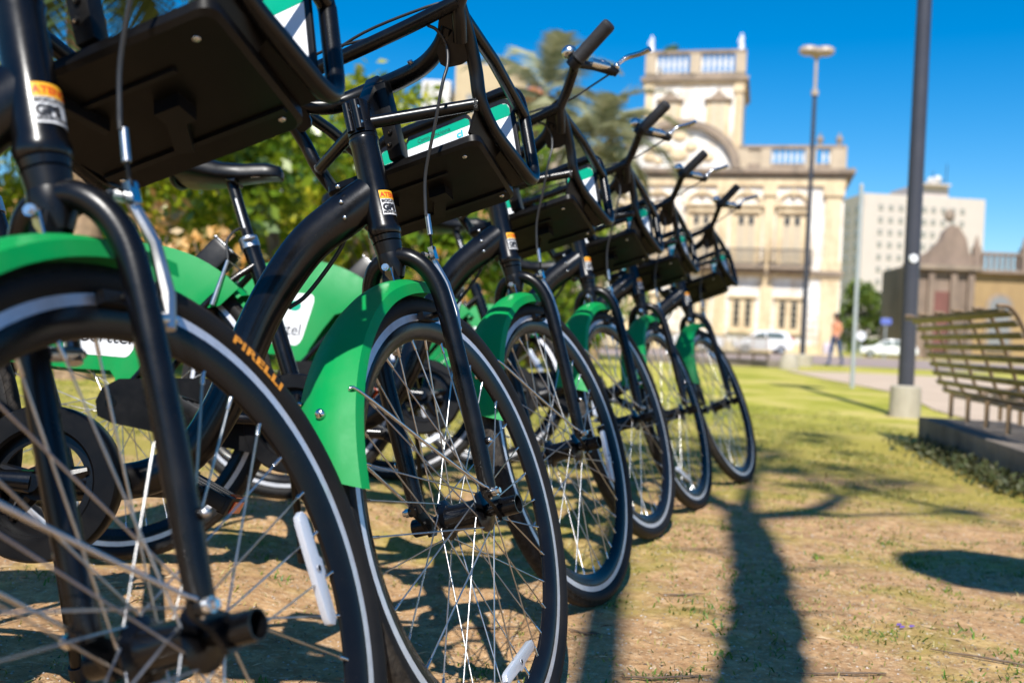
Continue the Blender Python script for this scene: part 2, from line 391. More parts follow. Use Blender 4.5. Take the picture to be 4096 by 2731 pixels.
# ------------------------------------------------------------------ bicycle geometry
RT, RB = 0.345, 0.311
ROT = R(22.5)
def mfront():
    m = Matrix.Identity(4); c, s = math.cos(ROT), math.sin(ROT)
    m[0][0] = c; m[0][2] = -s; m[2][0] = s; m[2][2] = c; m[2][3] = 0.345; return m
MF = mfront()
AX_L = Vector((math.sin(R(4.5)), 0, math.cos(R(4.5))))
AX0 = MF @ Vector((-0.02, 0, 0.43)); AXD = (MF.to_3x3() @ AX_L).normalized()
STEER = R(66)
RS = Matrix.Translation(AX0) @ Matrix.Rotation(STEER, 4, AXD) @ Matrix.Translation(-AX0)
FRONT = RS @ MF                        # local front-assembly space -> bike space, wheel turned left
bike0 = empty('bicycle')

def wheel(parent, name, matrix, front=True):
    rim = B('rim_black')
    rim.lathe([(0.3165, -0.0118), (0.3165, -0.0102), (0.309, -0.0095), (0.309, 0.0095), (0.3165, 0.0102), (0.3165, 0.0118)], 96)
    prof = [(0.3030, -0.0120), (0.300, -0.0125), (0.288, -0.0085), (0.279, -0.0048), (0.2755, -0.0025), (0.2750, 0), (0.2755, 0.0025), (0.279, 0.0048), (0.288, 0.0085), (0.300, 0.0125), (0.3030, 0.0120)]
    rim.lathe(prof, 96)
    rim.mat('brake_track')
    rim.lathe([(0.3165, -0.0118), (0.3030, -0.0120)], 96); rim.lathe([(0.3030, 0.0120), (0.3165, 0.0118)], 96)
    w = rim.build(name, parent, smooth=40, matrix=matrix)
    ty = B('tyre_rubber')
    pr = [(0.3130, -0.0112), (0.3175, -0.0150), (0.3235, -0.0180), (0.3300, -0.0186), (0.3350, -0.0172), (0.3362, -0.0150), (0.3400, -0.0125), (0.3435, -0.0080), (0.3450, 0)]
    pr = pr+[(r, -y) for r, y in pr[-2::-1]]
    ty.lathe(pr, 112); ty.build('tyre', w, smooth=40)
    hub = B('black_gloss')
    hub.lathe([(0.0, -0.052), (0.010, -0.052), (0.010, -0.040), (0.022, -0.038), (0.031, -0.034), (0.031, -0.030), (0.022, -0.026), (0.0205, -0.015), (0.0205, 0.015),
               (0.022, 0.026), (0.031, 0.030), (0.031, 0.034), (0.022, 0.038), (0.010, 0.040), (0.010, 0.052), (0, 0.052)], 28)
    if not front:
        hub.mat('steel').lathe([(0.032, -0.040), (0.036, -0.041), (0.032, -0.042)], 36)
        for q, rr in ((0.045, 0.036), (0.041, 0.034), (0.037, 0.03)): hub.lathe([(0.012, -q-0.002), (rr, -q-0.001), (rr, -q+0.001), (0.012, -q+0.002)], 36)
    hub.build('hub', w, smooth=35)
    # four spoke shapes, 36 spokes
    protos = {}
    for side in (-1, 1):
        for d in (-1, 1):
            sb = B('spoke_steel'); off = R(58)*d
            a = Vector((0.0275*math.cos(off), side*(0.0325+0.0015*d), 0.0275*math.sin(off))); b = Vector((0.276, side*0.001, 0))
            u = (b-a).normalized()
            sb.tube([a, a+u*0.01, b-u*0.016], 0.00115, 6)
            sb.mat('steel').tube([b-u*0.0165, b-u*0.015, b-u*0.002, b+u*0.001], [0.0012, 0.0021, 0.0021, 0.003], 6)
            protos[(side, d)] = sb.build('spoke', w, smooth=60)
    for k in range(36):
        side = 1 if k % 2 else -1; d = 1 if (k//2) % 2 else -1
        p = protos[(side, d)]; rot = Matrix.Rotation(-R(10*k+1.2), 4, 'Y')
        if k < 4: o = p
        else: o = p.copy(); col.objects.link(o); o.parent = w
        o.matrix_local = rot
    for ang in ((4,) if front else (10, 190)):
        rb = MB().mat('reflector_clear'); hw = 0.0085
        pts = [(-0.064, 0.002), (-0.058, 0.0085), (-0.012, 0.0095), (-0.008, 0.0135), (0.008, 0.0135), (0.012, 0.0095), (0.058, 0.0085), (0.064, 0.002), (0.060, -0.0065), (0.052, -0.0085), (-0.052, -0.0085), (-0.060, -0.0065)]
        rm = Matrix.Rotation(-R(ang), 4, 'Y') @ Matrix.Translation((0.236, 0, 0)) @ Matrix.Rotation(R(90), 4, 'Y')
        rb.prism(pts, 'y', -0.011, -0.003)
        rb.mat('grey_plastic').cyl((0, -0.0125, 0.001), (0, -0.001, 0.001), 0.0042, 10)
        rb.build('reflector', w, matrix=rm, bevel=0.0008)
    return w

fw = wheel(bike0, 'front_wheel', FRONT)
def gy(y): return y if y < 0 else y-0.034*min(1.0, y/0.16)
def sk(mb): mb.v = [(x, gy(y), z) for x, y, z in mb.v]; return mb
def F(mb, name, **k): return mb.build(name, bike0, matrix=FRONT, **k)

# fork
fk = B('black_paint')
fk.tube([(-0.0215, 0, 0.405), (-0.020, 0, 0.428)], [0.019, 0.022], 24)
fk.tube([(-0.024, 0, 0.372), (-0.0225, 0, 0.392), (-0.0213, 0, 0.41)], [0.014, 0.0215, 0.0205], 20)
for s in (-1, 1):
    leg = smooth_path([(-0.022, s*0.004, 0.405), (-0.021, s*0.028, 0.398), (-0.016, s*0.047, 0.378), (-0.012, s*0.058, 0.348), (-0.013, s*0.0625, 0.31),
                       (-0.018, s*0.064, 0.23), (-0.024, s*0.063, 0.12), (-0.028, s*0.061, 0.045), (-0.027, s*0.060, 0.022)], 5)
    fk.tube(leg, [0.0132]*4+[0.0136]*4+[0.0138, 0.0132, 0.0122, 0.0112], 20)
    fk.prism([(-0.034, 0.036), (-0.018, 0.04), (-0.012, 0.020), (0.010, 0.010), (0.014, -0.008), (0.004, -0.019), (-0.012, -0.018), (-0.024, 0.004), (-0.043, 0.020), (-0.045, 0.033)], 'y', s*0.0575, s*0.0635)
    fk.tube([(0.0, s*0.0635, -0.001), (0.0, s*0.089, -0.001)], 0.0140, 28, caps=False)
    fk.tube([(0.0, s*0.0890, -0.001), (0.0, s*0.0638, -0.001)], 0.0122, 28, caps=False)
    fk.lathe([(0.0122, s*0.089), (0.0140, s*0.089)], 28, M=Matrix.Translation((0, 0, -0.001)))
    fk.lathe([(0.0, s*0.070), (0.0124, s*0.070)], 28, M=Matrix.Translation((0, 0, -0.001)))
    fk.cyl((-0.022, s*0.052, 0.100), (-0.022, s*0.079, 0.100), 0.0055, 10)
    fk.tube([(-0.036, s*0.056, 0.027), (-0.036, s*0.070, 0.027)], 0.0078, 14)
fo = F(fk, 'fork', smooth=40)
wb_ = B('black_plastic').prism([(-0.036, 0.40), (-0.022, 0.405), (-0.026, 0.362), (-0.048, 0.350), (-0.050, 0.366)], 'y', -0.010, 0.010)
wb_.build('crown_web', fo, bevel=0.003)
wd = B('weld_metal')
for s in (-1, 1):
    wd.tube([(-0.0215, s*0.0185, 0.4025), (-0.021, s*0.0215, 0.4015)], [0.0120, 0.0136], 16)
wd.mat('steel')
for s in (-1, 1):
    wd.cyl((-0.036, s*0.066, 0.027), (-0.036, s*0.077, 0.027), 0.0068, 14); wd.cyl((-0.036, s*0.077, 0.027), (-0.036, s*0.082, 0.027), 0.0045, 6)
    wd.cyl((0, s*0.0635, -0.001), (0, s*0.078, -0.001), 0.0052, 8)
    wd.ball((-0.022, s*0.080, 0.100), 0.0045, 6)
wd.each('fork_bolt', fo, smooth=30)
# fender
fe = B('green_plastic')
def fender_strip(mb, R0, a0, a1, hw0, hw1, thick=0.0022, n=44, yc=0, cx=0.0, cz=0.0, skirt=0.012, tailcut=0.0):
    if tailcut: hw0, hw1 = hw0, hw1
    cs = [(-1.0, -skirt), (-0.96, -skirt*0.35), (-0.62, 0.0005), (-0.30, 0.0052), (0, 0.0068), (0.30, 0.0052), (0.62, 0.0005), (0.96, -skirt*0.35), (1.0, -skirt)]
    vs = []; m = len(cs)
    for i in range(n+1):
        t = i/n; hw = hw0+(hw1-hw0)*max(0, (t-0.35)/0.65)**0.8
        for lay in (0, -thick):
            for q, dr in cs:
                a = a0+(a1-a0)*t
                if tailcut and t > 0.9: a -= (q*0.5+0.5)*tailcut*(t-0.9)/0.1
                r = R0+dr+lay
                vs.append((cx+r*math.cos(a), yc+q*hw, cz+r*math.sin(a)))
    fs = []; L = 2*m
    for i in range(n):
        for k in range(m-1):
            fs.append((i*L+k, i*L+k+1, (i+1)*L+k+1, (i+1)*L+k)); fs.append((i*L+m+k, (i+1)*L+m+k, (i+1)*L+m+k+1, i*L+m+k+1))
        fs.append((i*L, (i+1)*L, (i+1)*L+m, i*L+m)); fs.append((i*L+m-1, i*L+2*m-1, (i+1)*L+2*m-1, (i+1)*L+m-1))
    for e in (0, n*L):
        for k in range(m-1): fs.append((e+k, e+k+1, e+m+k+1, e+m+k))
    mb.add(vs, fs)
fender_strip(fe, 0.364, R(75), R(166), 0.032, 0.050, tailcut=R(7), skirt=0.021)
feo = F(fe, 'fender', smooth=32)
br = B('steel')
br.prism([(-0.057, 0.352), (-0.040, 0.352), (-0.040, 0.385), (-0.0485, 0.394), (-0.057, 0.385)], 'y', -0.001, 0.001, M=Matrix.Translation((0, -0.004, 0)) @ Matrix.Translation((-0.0485, 0, 0.37)) @ Matrix.Rotation(R(62), 4, 'Z') @ Matrix.Translation((0.0485, 0, -0.37)))
br.mat('black_plastic').box((-0.0495, -0.0055, 0.371), (0.005, 0.001, 0.020), rot=(0, 0, R(62)))
br.mat('steel').tube([(-0.046, 0, 0.388), (-0.055, -0.004, 0.388)], 0.0055, 12); br.tube([(-0.055, -0.004, 0.388), (-0.059, -0.0058, 0.388)], 0.0034, 6)
br.build('fender_bracket', feo, smooth=30)
fb = B('steel'); a = R(150)
fb.ball((0.3735*math.cos(a), -0.004, 0.3735*math.sin(a)), 0.0068, 8, (0.8, 1, 1)); fb.build('fender_bolt', feo, smooth=60)
for s in (-1, 1):
    st = B('steel')
    st.tube(smooth_path([(-0.036, s*0.064, 0.018), (-0.040, s*0.066, 0.034), (-0.060, s*0.062, 0.047), (-0.17, s*0.052, 0.122), (-0.287, s*0.044, 0.202), (-0.296, s*0.036, 0.207)], 4), 0.0024, 8)
    F(st, 'fender_stay', smooth=60)
# V-brake
for s in (-1, 1):
    vb = B('alloy')
    vb.tube([(0.022, s*0.054, 0.268), (0.030, s*0.057, 0.300), (0.034, s*0.054, 0.350), (0.026, s*0.044, 0.400)], [0.0078, 0.0074, 0.0062, 0.0055], 8)
    vb.tube([(-0.010, s*0.054, 0.277), (0.030, s*0.054, 0.277)], 0.0074, 12)
    vb.mat('steel').cyl((0.028, s*0.054, 0.277), (0.036, s*0.054, 0.277), 0.0045, 6); vb.cyl((0.005, s*0.041, 0.399), (0.027, s*0.041, 0.399), 0.0048, 8)
    vb.box((0.024, s*0.050, 0.400), (0.012, 0.008, 0.020)); vb.mat('black_plastic').box((0.012, s*0.0195, 0.306), (0.050, 0.010, 0.012), rot=(0, R(4), 0)); vb.tube([(0.012, s*0.024, 0.306), (0.014, s*0.050, 0.306)], 0.0045, 8)
    F(vb, 'brake_arm', bevel=0.0, smooth=40)
# cable
cb = B('cable_black')
cpts = [(0.002, -0.150, 0.728), (0.018, -0.156, 0.722), (0.034, -0.158, 0.700), (0.028, -0.154, 0.670), (0.016, -0.142, 0.640), (0.018, -0.110, 0.583), (0.022, -0.074, 0.522), (0.021, -0.060, 0.475), (0.020, -0.057, 0.458)]
cb.tube(smooth_path(cpts, 6), 0.0026, 8)
cb.mat('alloy').tube([(0.0245, -0.0575, 0.460), (0.0215, -0.0545, 0.428)], 0.0042, 12)
cb.mat('grey_plastic').tube(smooth_path([(0.0215, -0.0545, 0.428), (0.022, -0.052, 0.414), (0.022, -0.046, 0.402), (0.021, 0.036, 0.400)], 4), 0.0020, 8)
F(cb, 'brake_cable', smooth=60)
# stem clamp
sc_ = B('black_paint')
sc_.tube([(-0.0065, 0, 0.598), (-0.0065, 0, 0.603)], 0.0225, 24)
sc_.tube([(-0.006, 0, 0.604), (-0.002, 0, 0.655), (-0.0015, 0, 0.659)], [0.0225, 0.0220, 0.019], 24)
for dy in (-0.008, 0.008):
    sc_.tube([(-0.027, dy-0.002, 0.609), (-0.023, dy-0.002, 0.655)], 0.0068, 10)
stm = F(sc_, 'stem', smooth=40)
sbb = B('steel')
for zz in (0.618, 0.643):
    for dy in (-0.011, 0.007): sbb.cyl((-0.030+0.08*(zz-0.618), dy-0.004, zz), (-0.026+0.08*(zz-0.618), dy-0.004, zz), 0.0030, 6)
sbb.each('stem_bolt', stm, smooth=30)
# handlebar and carrier frame
hb = B('black_paint'); RBAR = 0.0112
hb.tube(smooth_path([(-0.004, 0.205, 0.742), (0.0, 0.10, 0.738), (0.0, -0.10, 0.738), (0.006, -0.205, 0.745)], 6), RBAR, 16)
for s in (-1, 1):
    hb.tube(smooth_path([(0.040, s*0.180, 0.700), (0.020, s*0.195, 0.725), (0.010, s*0.205, 0.745), (0.002, s*0.232, 0.770), (-0.020, s*0.266, 0.798), (-0.043, s*0.292, 0.811), (-0.053, s*0.372, 0.845)], 5), 0.0112, 16)
hbo = F(sk(hb), 'handlebar', smooth=50)
for s in (-1, 1):
    gr = B('rubber_grip')
    a, b = Vector((-0.0435, s*0.290, 0.8105)), Vector((-0.055, s*0.385, 0.8505)); u = (b-a).normalized()
    path = [a+u*t for t in (0, 0.004, 0.008, 0.095, 0.100, 0.103)]
    gr.tube(path, [0.0145, 0.0172, 0.0155, 0.0158, 0.0150, 0.0120], 20)
    sk(gr).build('grip', hbo, smooth=40)
    lv = B('black_plastic')
    lv.tube([a-u*0.020, a-u*0.002], 0.0152, 16)
    lv.tube(smooth_path([a-u*0.01+Vector((0.005, 0, 0)), Vector((0.020, s*0.305, 0.803)), Vector((0.055, s*0.330, 0.792)), Vector((0.062, s*0.338, 0.782))], 4), [0.010, 0.009, 0.012, 0.008], 10)
    lv.mat('steel').tube([(0.004, s*0.302, 0.810), (0.046, s*0.326, 0.800)], [0.0115, 0.0100], 10); lv.ball((0.034, s*0.318, 0.806), 0.0120, 6); lv.ball((0.058, s*0.342, 0.798), 0.0078, 6); lv.ball((0.018, s*0.306, 0.812), 0.0055, 6)
    lv.tube(smooth_path([(0.058, s*0.336, 0.796), (0.070, s*0.350, 0.808), (0.082, s*0.366, 0.816), (0.082, s*0.398, 0.812), (0.078, s*0.420, 0.812)], 4), [0.0070, 0.0055, 0.0075, 0.0078, 0.0078], 10, flat=0.8)
    sk(lv).build('brake_lever', hbo, smooth=45)
    bc = B('cable_black'); bc.tube(smooth_path([(0.052, s*0.326, 0.786), (0.048, s*0.27, 0.774), (0.040, s*0.215, 0.762), (0.016, s*0.15, 0.762), (0.010, s*0.04, 0.764), (0.014, -s*0.05, 0.752), (0.020, -s*0.110, 0.742)], 5), 0.0024, 8)
    sk(bc).build('lever_cable', hbo, smooth=60)
bl = B('steel'); bl.ball((-0.030, -0.272, 0.838), 0.0175, 8, (1, 1, 0.9)); bl.mat('black_plastic').cyl((-0.030, -0.272, 0.806), (-0.030, -0.272, 0.83), 0.008, 12); bl.build('bell', hbo, smooth=60)
cf = B('black_paint')
for s in (-1, 1):
    A = fillet(smooth_path([(0.010, s*0.204, 0.745), (0.050, s*0.191, 0.710), (0.071, s*0.181, 0.662), (0.078, s*0.172, 0.614), (0.110, s*0.168, 0.575), (0.160, s*0.168, 0.545)], 4)
               + [Vector((0.252, s*0.168, 0.493)), Vector((0.300, s*0.166, 0.632))], 0.048, 9)
    cf.tube(A, RBAR, 16)
    cf.tube([(0.055, s*0.190, 0.742), (0.17, s*0.181, 0.702), (0.293, s*0.168, 0.636)], RBAR*0.95, 14)
    cf.tube([(-0.002, s*0.012, 0.622), (0.074, s*0.168, 0.610)], [RBAR*0.95, RBAR*0.85], 14)
    cf.mat('weld_metal').tube([(0.071, s*0.160, 0.6105), (0.074, s*0.167, 0.610)], [0.0100, 0.0112], 12); cf.mat('black_paint')
    # gusset plate between bar, tube and beam
    g = [(0.010, s*0.206, 0.765), (0.045, s*0.193, 0.715), (0.062, s*0.182, 0.678), (0.056, s*0.166, 0.672), (0.050, s*0.145, 0.674), (0.046, s*0.138, 0.682), (0.040, s*0.140, 0.705), (0.026, s*0.160, 0.735), (0.012, s*0.180, 0.758)]
    nrm = Vector((0.9, s*0.25, 0.3)).normalized()*0.0035
    n = len(g); vs = [tuple(Vector(p)+nrm) for p in g]+[tuple(Vector(p)-nrm) for p in g]
    cf.add(vs, [tuple(range(n)), tuple(range(2*n-1, n-1, -1))]+[(i, i+n, (i+1) % n+n, (i+1) % n) for i in range(n)])
top = fillet([(0.298, -0.166, 0.625), (0.306, -0.165, 0.692), (0.306, 0.165, 0.692), (0.298, 0.166, 0.625)], 0.045, 8)
cf.tube(top, RBAR, 16)
# centre beam: from gusset to gusset, meeting the welded stem plate in the middle
cf.tube(smooth_path([(0.034, -0.168, 0.728), (0.048, -0.140, 0.708), (0.068, -0.100, 0.700), (0.090, -0.050, 0.704), (0.100, 0, 0.708), (0.090, 0.050, 0.704), (0.068, 0.100, 0.700), (0.048, 0.140, 0.708), (0.034, 0.168, 0.728)], 5), [0.011, 0.0130, 0.0145, 0.0160, 0.0165, 0.0160, 0.0145, 0.0130, 0.011], 18)
carrier = F(sk(cf), 'carrier_frame', smooth=40)
pl = B('black_paint'); pl.prism([(0.006, 0.618), (0.010, 0.655), (0.080, 0.722), (0.112, 0.722), (0.118, 0.694), (0.070, 0.650)], 'y', -0.012, 0.012); pl.build('stem_plate', carrier, bevel=0.004)
bb_ = B('steel')
for s in (-1, 1): bb_.cyl((0.072, s*0.078, 0.708), (0.066, s*0.079, 0.716), 0.0045, 8)
bb_.each('frame_bolt', carrier, smooth=30)
# basket tray, tilted with the steering head
TR = Matrix.Translation((0.1475, 0, 0.531)) @ Matrix.Rotation(R(17.6), 4, 'Y')
def rrect(w, h, r, n=5):
    pts = []
    for cx, cy, a0 in ((w/2-r, h/2-r, 0), (-w/2+r, h/2-r, 90), (-w/2+r, -h/2+r, 180), (w/2-r, -h/2+r, 270)):
        for i in range(n+1):
            a = R(a0+90*i/n); pts.append((cx+r*math.cos(a), cy+r*math.sin(a)))
    return pts
tr = B('tray_plastic')
def trap(w, h0, h1, r):
    return [(x, y*(h0+(h1-h0)*(x/w+0.5))/h0) for x, y in rrect(w, h0, r)]
n = len(rrect(1, 1, 0.1))
lay = [(-0.012, 0.196, 0.300, 0.258, 0.016), (-0.007, 0.206, 0.312, 0.268, 0.018), (0.004, 0.206, 0.312, 0.268, 0.018), (0.004, 0.200, 0.306, 0.262, 0.016), (-0.004, 0.200, 0.306, 0.262, 0.016)]
vs = [(x, y, z) for z, w, h0, h1, r in lay for x, y in trap(w, h0, h1, r)]
fs = [tuple(range(n))]+[(k*n+i, k*n+(i+1) % n, (k+1)*n+(i+1) % n, (k+1)*n+i) for k in range(4) for i in range(n)]+[tuple(4*n+i for i in range(n))[::-1]]
tr.add(vs, fs)
tr.mat('black_plastic')
tr.box((0.060, 0, -0.0135), (0.008, 0.262, 0.005)); tr.box((-0.050, 0, -0.0135), (0.006, 0.150, 0.005))
tr.box((-0.005, -0.040, -0.020), (0.030, 0.030, 0.018)); tr.box((0.030, -0.020, -0.019), (0.052, 0.020, 0.016), rot=(0, 0, R(28))); tr.box((-0.055, 0.055, -0.018), (0.080, 0.012, 0.014), rot=(0, 0, R(-12)))
tray = F(sk(tr), 'basket_tray', smooth=30); tray.matrix_local = FRONT @ TR @ Matrix.Rotation(R(3), 4, 'Z')
for s in (-1, 1):
    sw = B('tray_plastic')
    lo = [(0.055, s*0.150, 0.566), (0.150, s*0.141, 0.537), (0.240, s*0.130, 0.508)]
    hi = [(0.078, s*0.168, 0.612), (0.150, s*0.167, 0.556), (0.252, s*0.165, 0.512)]
    lo2 = [(x, y-s*0.004, z) for x, y, z in lo]; hi2 = [(x, y-s*0.004, z) for x, y, z in hi]
    vs = lo+hi+lo2+hi2
    sw.add(vs, [(0, 1, 4, 3), (1, 2, 5, 4), (6, 9, 10, 7), (7, 10, 11, 8), (0, 3, 9, 6), (2, 8, 11, 5), (3, 4, 10, 9), (4, 5, 11, 10), (0, 6, 7, 1), (1, 7, 8, 2)])
    F(sk(sw), 'basket_side', smooth=30)
rv = B('steel')
for x in (-0.075, 0.075):
    for y in (-0.118, 0.118): rv.ball((x, y, -0.0125), 0.0045, 6, (1, 1, 0.5))
sk(rv).each('tray_rivet', tray, smooth=60)
mb_ = B('black_plastic')
mb_.prism([(0.058, 0.700), (0.082, 0.705), (0.078, 0.640), (0.074, 0.566), (0.052, 0.572), (0.054, 0.64)], 'y', -0.030, -0.006)
mb_.mat('steel').cyl((0.054, -0.020, 0.615), (0.049, -0.020, 0.614), 0.004, 8); mb_.cyl((0.054, -0.014, 0.596), (0.049, -0.014, 0.595), 0.004, 8)
F(mb_, 'tray_bracket', bevel=0.002)
# front corner plates with stickers on the rider's side; the info board exists on one bike only
PM = FRONT @ Matrix.Translation((0.265, 0, 0.599)) @ Matrix.Rotation(R(18.1), 4, 'Y')
def flat(mb, pts, x): mb.add([(x, p[0], p[1]) for p in pts], [tuple(range(len(pts)))[::-1]])
def ptext(mb, s, size, y0, z0, x, bold=0.0):
    vs, fs = text2d(s, size, bold); mb.add([(x, y0-a, z0+b) for a, b in vs], fs)
HP = 0.160
for s in (-1, 1):
    pn = B('black_plastic'); c0 = s*0.116
    pn.prism([(c0+x, z) for x, z in rrect(0.084, HP, 0.022)], 'x', -0.003, 0.004)
    plate = sk(pn).build('corner_plate', bike0, bevel=0.0015, matrix=PM)
    dc = B('vinyl_white'); W2, H2 = 0.070, 0.138
    rr = rrect(W2, H2, 0.014); flat(dc, [(c0+x, z) for x, z in rr], -0.0034)
    dc.mat('print_green')
    flat(dc, [(c0+x, z) for x, z in ((W2/2, 0.040), (W2/2, 0.055), (W2/2-0.004, 0.065), (W2/2-0.014, H2/2), (-W2/2+0.014, H2/2), (-W2/2+0.004, 0.065), (-W2/2, 0.055), (-W2/2, 0.040))], -0.0037)
    flat(dc, [(c0+x, z) for x, z in ((-W2/2, -0.050), (-W2/2+0.003, -0.060), (-W2/2+0.014, -H2/2), (W2/2-0.014, -H2/2), (W2/2-0.003, -0.060), (W2/2, -0.050))], -0.0037)
    dc.mat('print_cyan'); flat(dc, [(c0+0.012, 0.000), (c0+0.032, 0.004), (c0+0.032, 0.032), (c0+0.012, 0.028)], -0.0038)
    dc.mat('print_black'); dc.tube([(-0.0042, c0+0.018, 0.006), (-0.0042, c0+0.024, 0.018), (-0.0042, c0+0.030, 0.026)], 0.0009, 5); dc.tube([(-0.0042, c0+0.030, 0.008), (-0.0042, c0+0.017, 0.022)], 0.0009, 5)
    sk(dc).build('plate_sticker', plate, smooth=0)
def info_board(parent):
    pn = B('black_plastic'); pn.prism(rrect(0.150, HP, 0.012), 'x', -0.0028, 0.0036); bd = sk(pn).build('info_board', parent, bevel=0.0015, matrix=PM @ Matrix.Translation((0, 0.002, 0)))
    dc = B('vinyl_white'); flat(dc, rrect(0.146, 0.140, 0.010), -0.0034)
    dc.mat('print_green'); flat(dc, [(0.073, 0.053), (0.073, 0.064), (0.066, 0.070), (-0.066, 0.070), (-0.073, 0.064), (-0.073, 0.053)], -0.0037)
    dc.mat('print_black'); ptext(dc, 'Como funciona', 0.0125, 0.044, 0.0570, -0.0040); dc.mat('print_cyan'); ptext(dc, 'ci', 0.020, -0.045, 0.036, -0.0040, 0.0008); dc.mat('print_grey')
    for k in range(4): ptext(dc, 'Baixe o aplicativo e pedale', 0.008, 0.064, 0.018-0.014*k, -0.0040)
    sk(dc).build('board_print', bd, smooth=0)

# ---------------- rear part of the bike (bike space: x forward, y left, z up)
HT0, HT1 = MF @ Vector((-0.0192, 0, 0.440)), MF @ Vector((-0.0070, 0, 0.597))
hd = (HT1-HT0).normalized()
fr = B('black_gloss')
fr.tube([HT0, HT0+hd*0.004, HT0+hd*0.012, HT0+hd*0.020, HT1-hd*0.012, HT1-hd*0.004, HT1], [0.0235, 0.0255, 0.0255, 0.0232, 0.0222, 0.0242, 0.0235], 32)
fr.tube([HT0-hd*0.010, HT0-hd*0.002], [0.022, 0.0235], 28)
main = smooth_path([HT0+hd*0.075, (-0.250, 0, 0.775), (-0.300, 0, 0.725), (-0.335, 0, 0.665), (-0.362, 0, 0.600), (-0.382, 0, 0.530), (-0.404, 0, 0.460), (-0.440, 0, 0.395), (-0.505, 0, 0.352), (-0.620, 0, 0.335)], 5)
fr.tube(main, [0.030, 0.0345, 0.0325, 0.031, 0.030, 0.030, 0.029, 0.028, 0.027, 0.025], 24, flat=0.72, flatdir=(0, 1, 0))
fr.tube([(-0.612, 0, 0.318), (-0.660, 0, 0.448), (-0.757, 0, 0.664), (-0.795, 0, 0.742)], 0.0195, 22)
fr.tube([(-0.620, -0.040, 0.335), (-0.620, 0.040, 0.335)], 0.024, 24)
for s in (-1, 1):
    fr.tube(smooth_path([(-0.635, s*0.018, 0.332), (-0.72, s*0.040, 0.330), (-0.88, s*0.060, 0.338), (-1.03, s*0.066, 0.345)], 4), 0.0095, 12)
    fr.tube(smooth_path([(-0.775, s*0.012, 0.690), (-0.83, s*0.034, 0.630), (-0.93, s*0.055, 0.49), (-1.03, s*0.066, 0.345)], 4), 0.0080, 12)
    fr.cyl((-1.03, s*0.062, 0.345), (-1.03, s*0.078, 0.345), 0.013, 16)
for k, (dx, dz) in enumerate(((0.0, 0.0), (-0.018, -0.022), (-0.034, -0.046))):
    pass
frame = fr.build('frame', bike0, smooth=45)
bo = B('steel')
for t in (0.05, 0.075, 0.10):
    p = HT0+hd*t; bo.ball((p.x-0.045, -0.0245, p.z-0.030), 0.0036, 6)
bo.each('frame_bolt', frame, smooth=60)
cg = B('cable_black')
cg.tube(smooth_path([(-0.262, 0.012, 0.742), (-0.300, 0.022, 0.690), (-0.318, 0.024, 0.660), (-0.330, 0.020, 0.640)], 5), 0.0045, 8)
cg.tube(smooth_path([(-0.245, 0.012, 0.752), (-0.262, 0.02, 0.712), (-0.300, 0.024, 0.650), (-0.325, 0.018, 0.625)], 5), 0.0035, 8)
cg.build('frame_cable', frame, smooth=60)
# head tube sticker, wrapped round the tube
stc = MB(); side = Vector((0, -1, 0)); fwd = hd.cross(side).normalized()
if fwd.x < 0: fwd = -fwd
def on_tube(a, h, r):     # a: angle from straight ahead towards the rider's right
    p = HT0+hd*h; return tuple(p+fwd*math.cos(a)*r+Vector((0, -1, 0))*math.sin(a)*r)
def patch(mb, a0, a1, h0, h1, r, n=16):
    vs = [on_tube(a0+(a1-a0)*i/n, h, r) for i in range(n+1) for h in (h0, h1)]
    mb.add(vs, [(2*i, 2*i+1, 2*i+3, 2*i+2) for i in range(n)])
AA, AB, rS = R(76), R(-24), 0.02385
stc.mat('vinyl_white'); patch(stc, AA, AB, 0.027, 0.066, rS)
stc.mat('print_yellow'); patch(stc, AA, AB, 0.0525, 0.066, rS+0.0003)
def stext(s, size, h, mat, a_start, bold=0.0, sp=1.0):
    vs, fs = text2d(s, size, bold, sp); stc.mat(mat); stc.add([on_tube(a_start-x/rS, h+y, rS+0.0006) for x, y in vs], fs)
stext('ATEN\u00c7\u00c3O', 0.0105, 0.0553, 'print_red', R(73), 0.0004)
stext('BICICLETA COM', 0.0058, 0.0470, 'print_black', R(73), 0.0003)
stext('GPS', 0.0135, 0.0345, 'print_black', R(72), 0.0009)
stext('MONITORADA', 0.0052, 0.0293, 'print_black', R(73), 0.0003)
stc.build('sticker', frame, smooth=60)
# seat post, saddle
sp_ = B('black_paint'); sp_.tube([(-0.790, 0, 0.735), (-0.862, 0, 0.895)], 0.0135, 18)
sp_.mat('alloy').tube([(-0.789, 0, 0.728), (-0.800, 0, 0.752)], 0.0225, 20); sp_.cyl((-0.80, -0.026, 0.742), (-0.775, -0.026, 0.75), 0.004, 8)
sp_.mat('vinyl_white').box((-0.822, -0.0132, 0.808), (0.004, 0.0015, 0.075), rot=(0, R(-24), 0))
post = sp_.build('seat_post', bike0, smooth=40)
sd = B('black_plastic'); secs = [(-0.738, 0.012, 0.918, 0.014), (-0.746, 0.022, 0.930, 0.030), (-0.78, 0.026, 0.936, 0.042), (-0.83, 0.032, 0.930, 0.046), (-0.88, 0.048, 0.928, 0.052), (-0.93, 0.074, 0.936, 0.064), (-0.97, 0.084, 0.942, 0.072), (-1.000, 0.078, 0.942, 0.066), (-1.015, 0.052, 0.934, 0.040)]
nn = 20; vs = []
for x, w, zt, th in secs:
    for k in range(nn):
        a = 2*math.pi*k/nn; c, s_ = math.cos(a), math.sin(a)
        vs.append((x, w*c, zt-th/2+th/2*(s_ if s_ > 0 else s_*1.0)*(abs(s_)**0.1)-0.012*(abs(c)**3 if s_ < 0.3 else 0)))
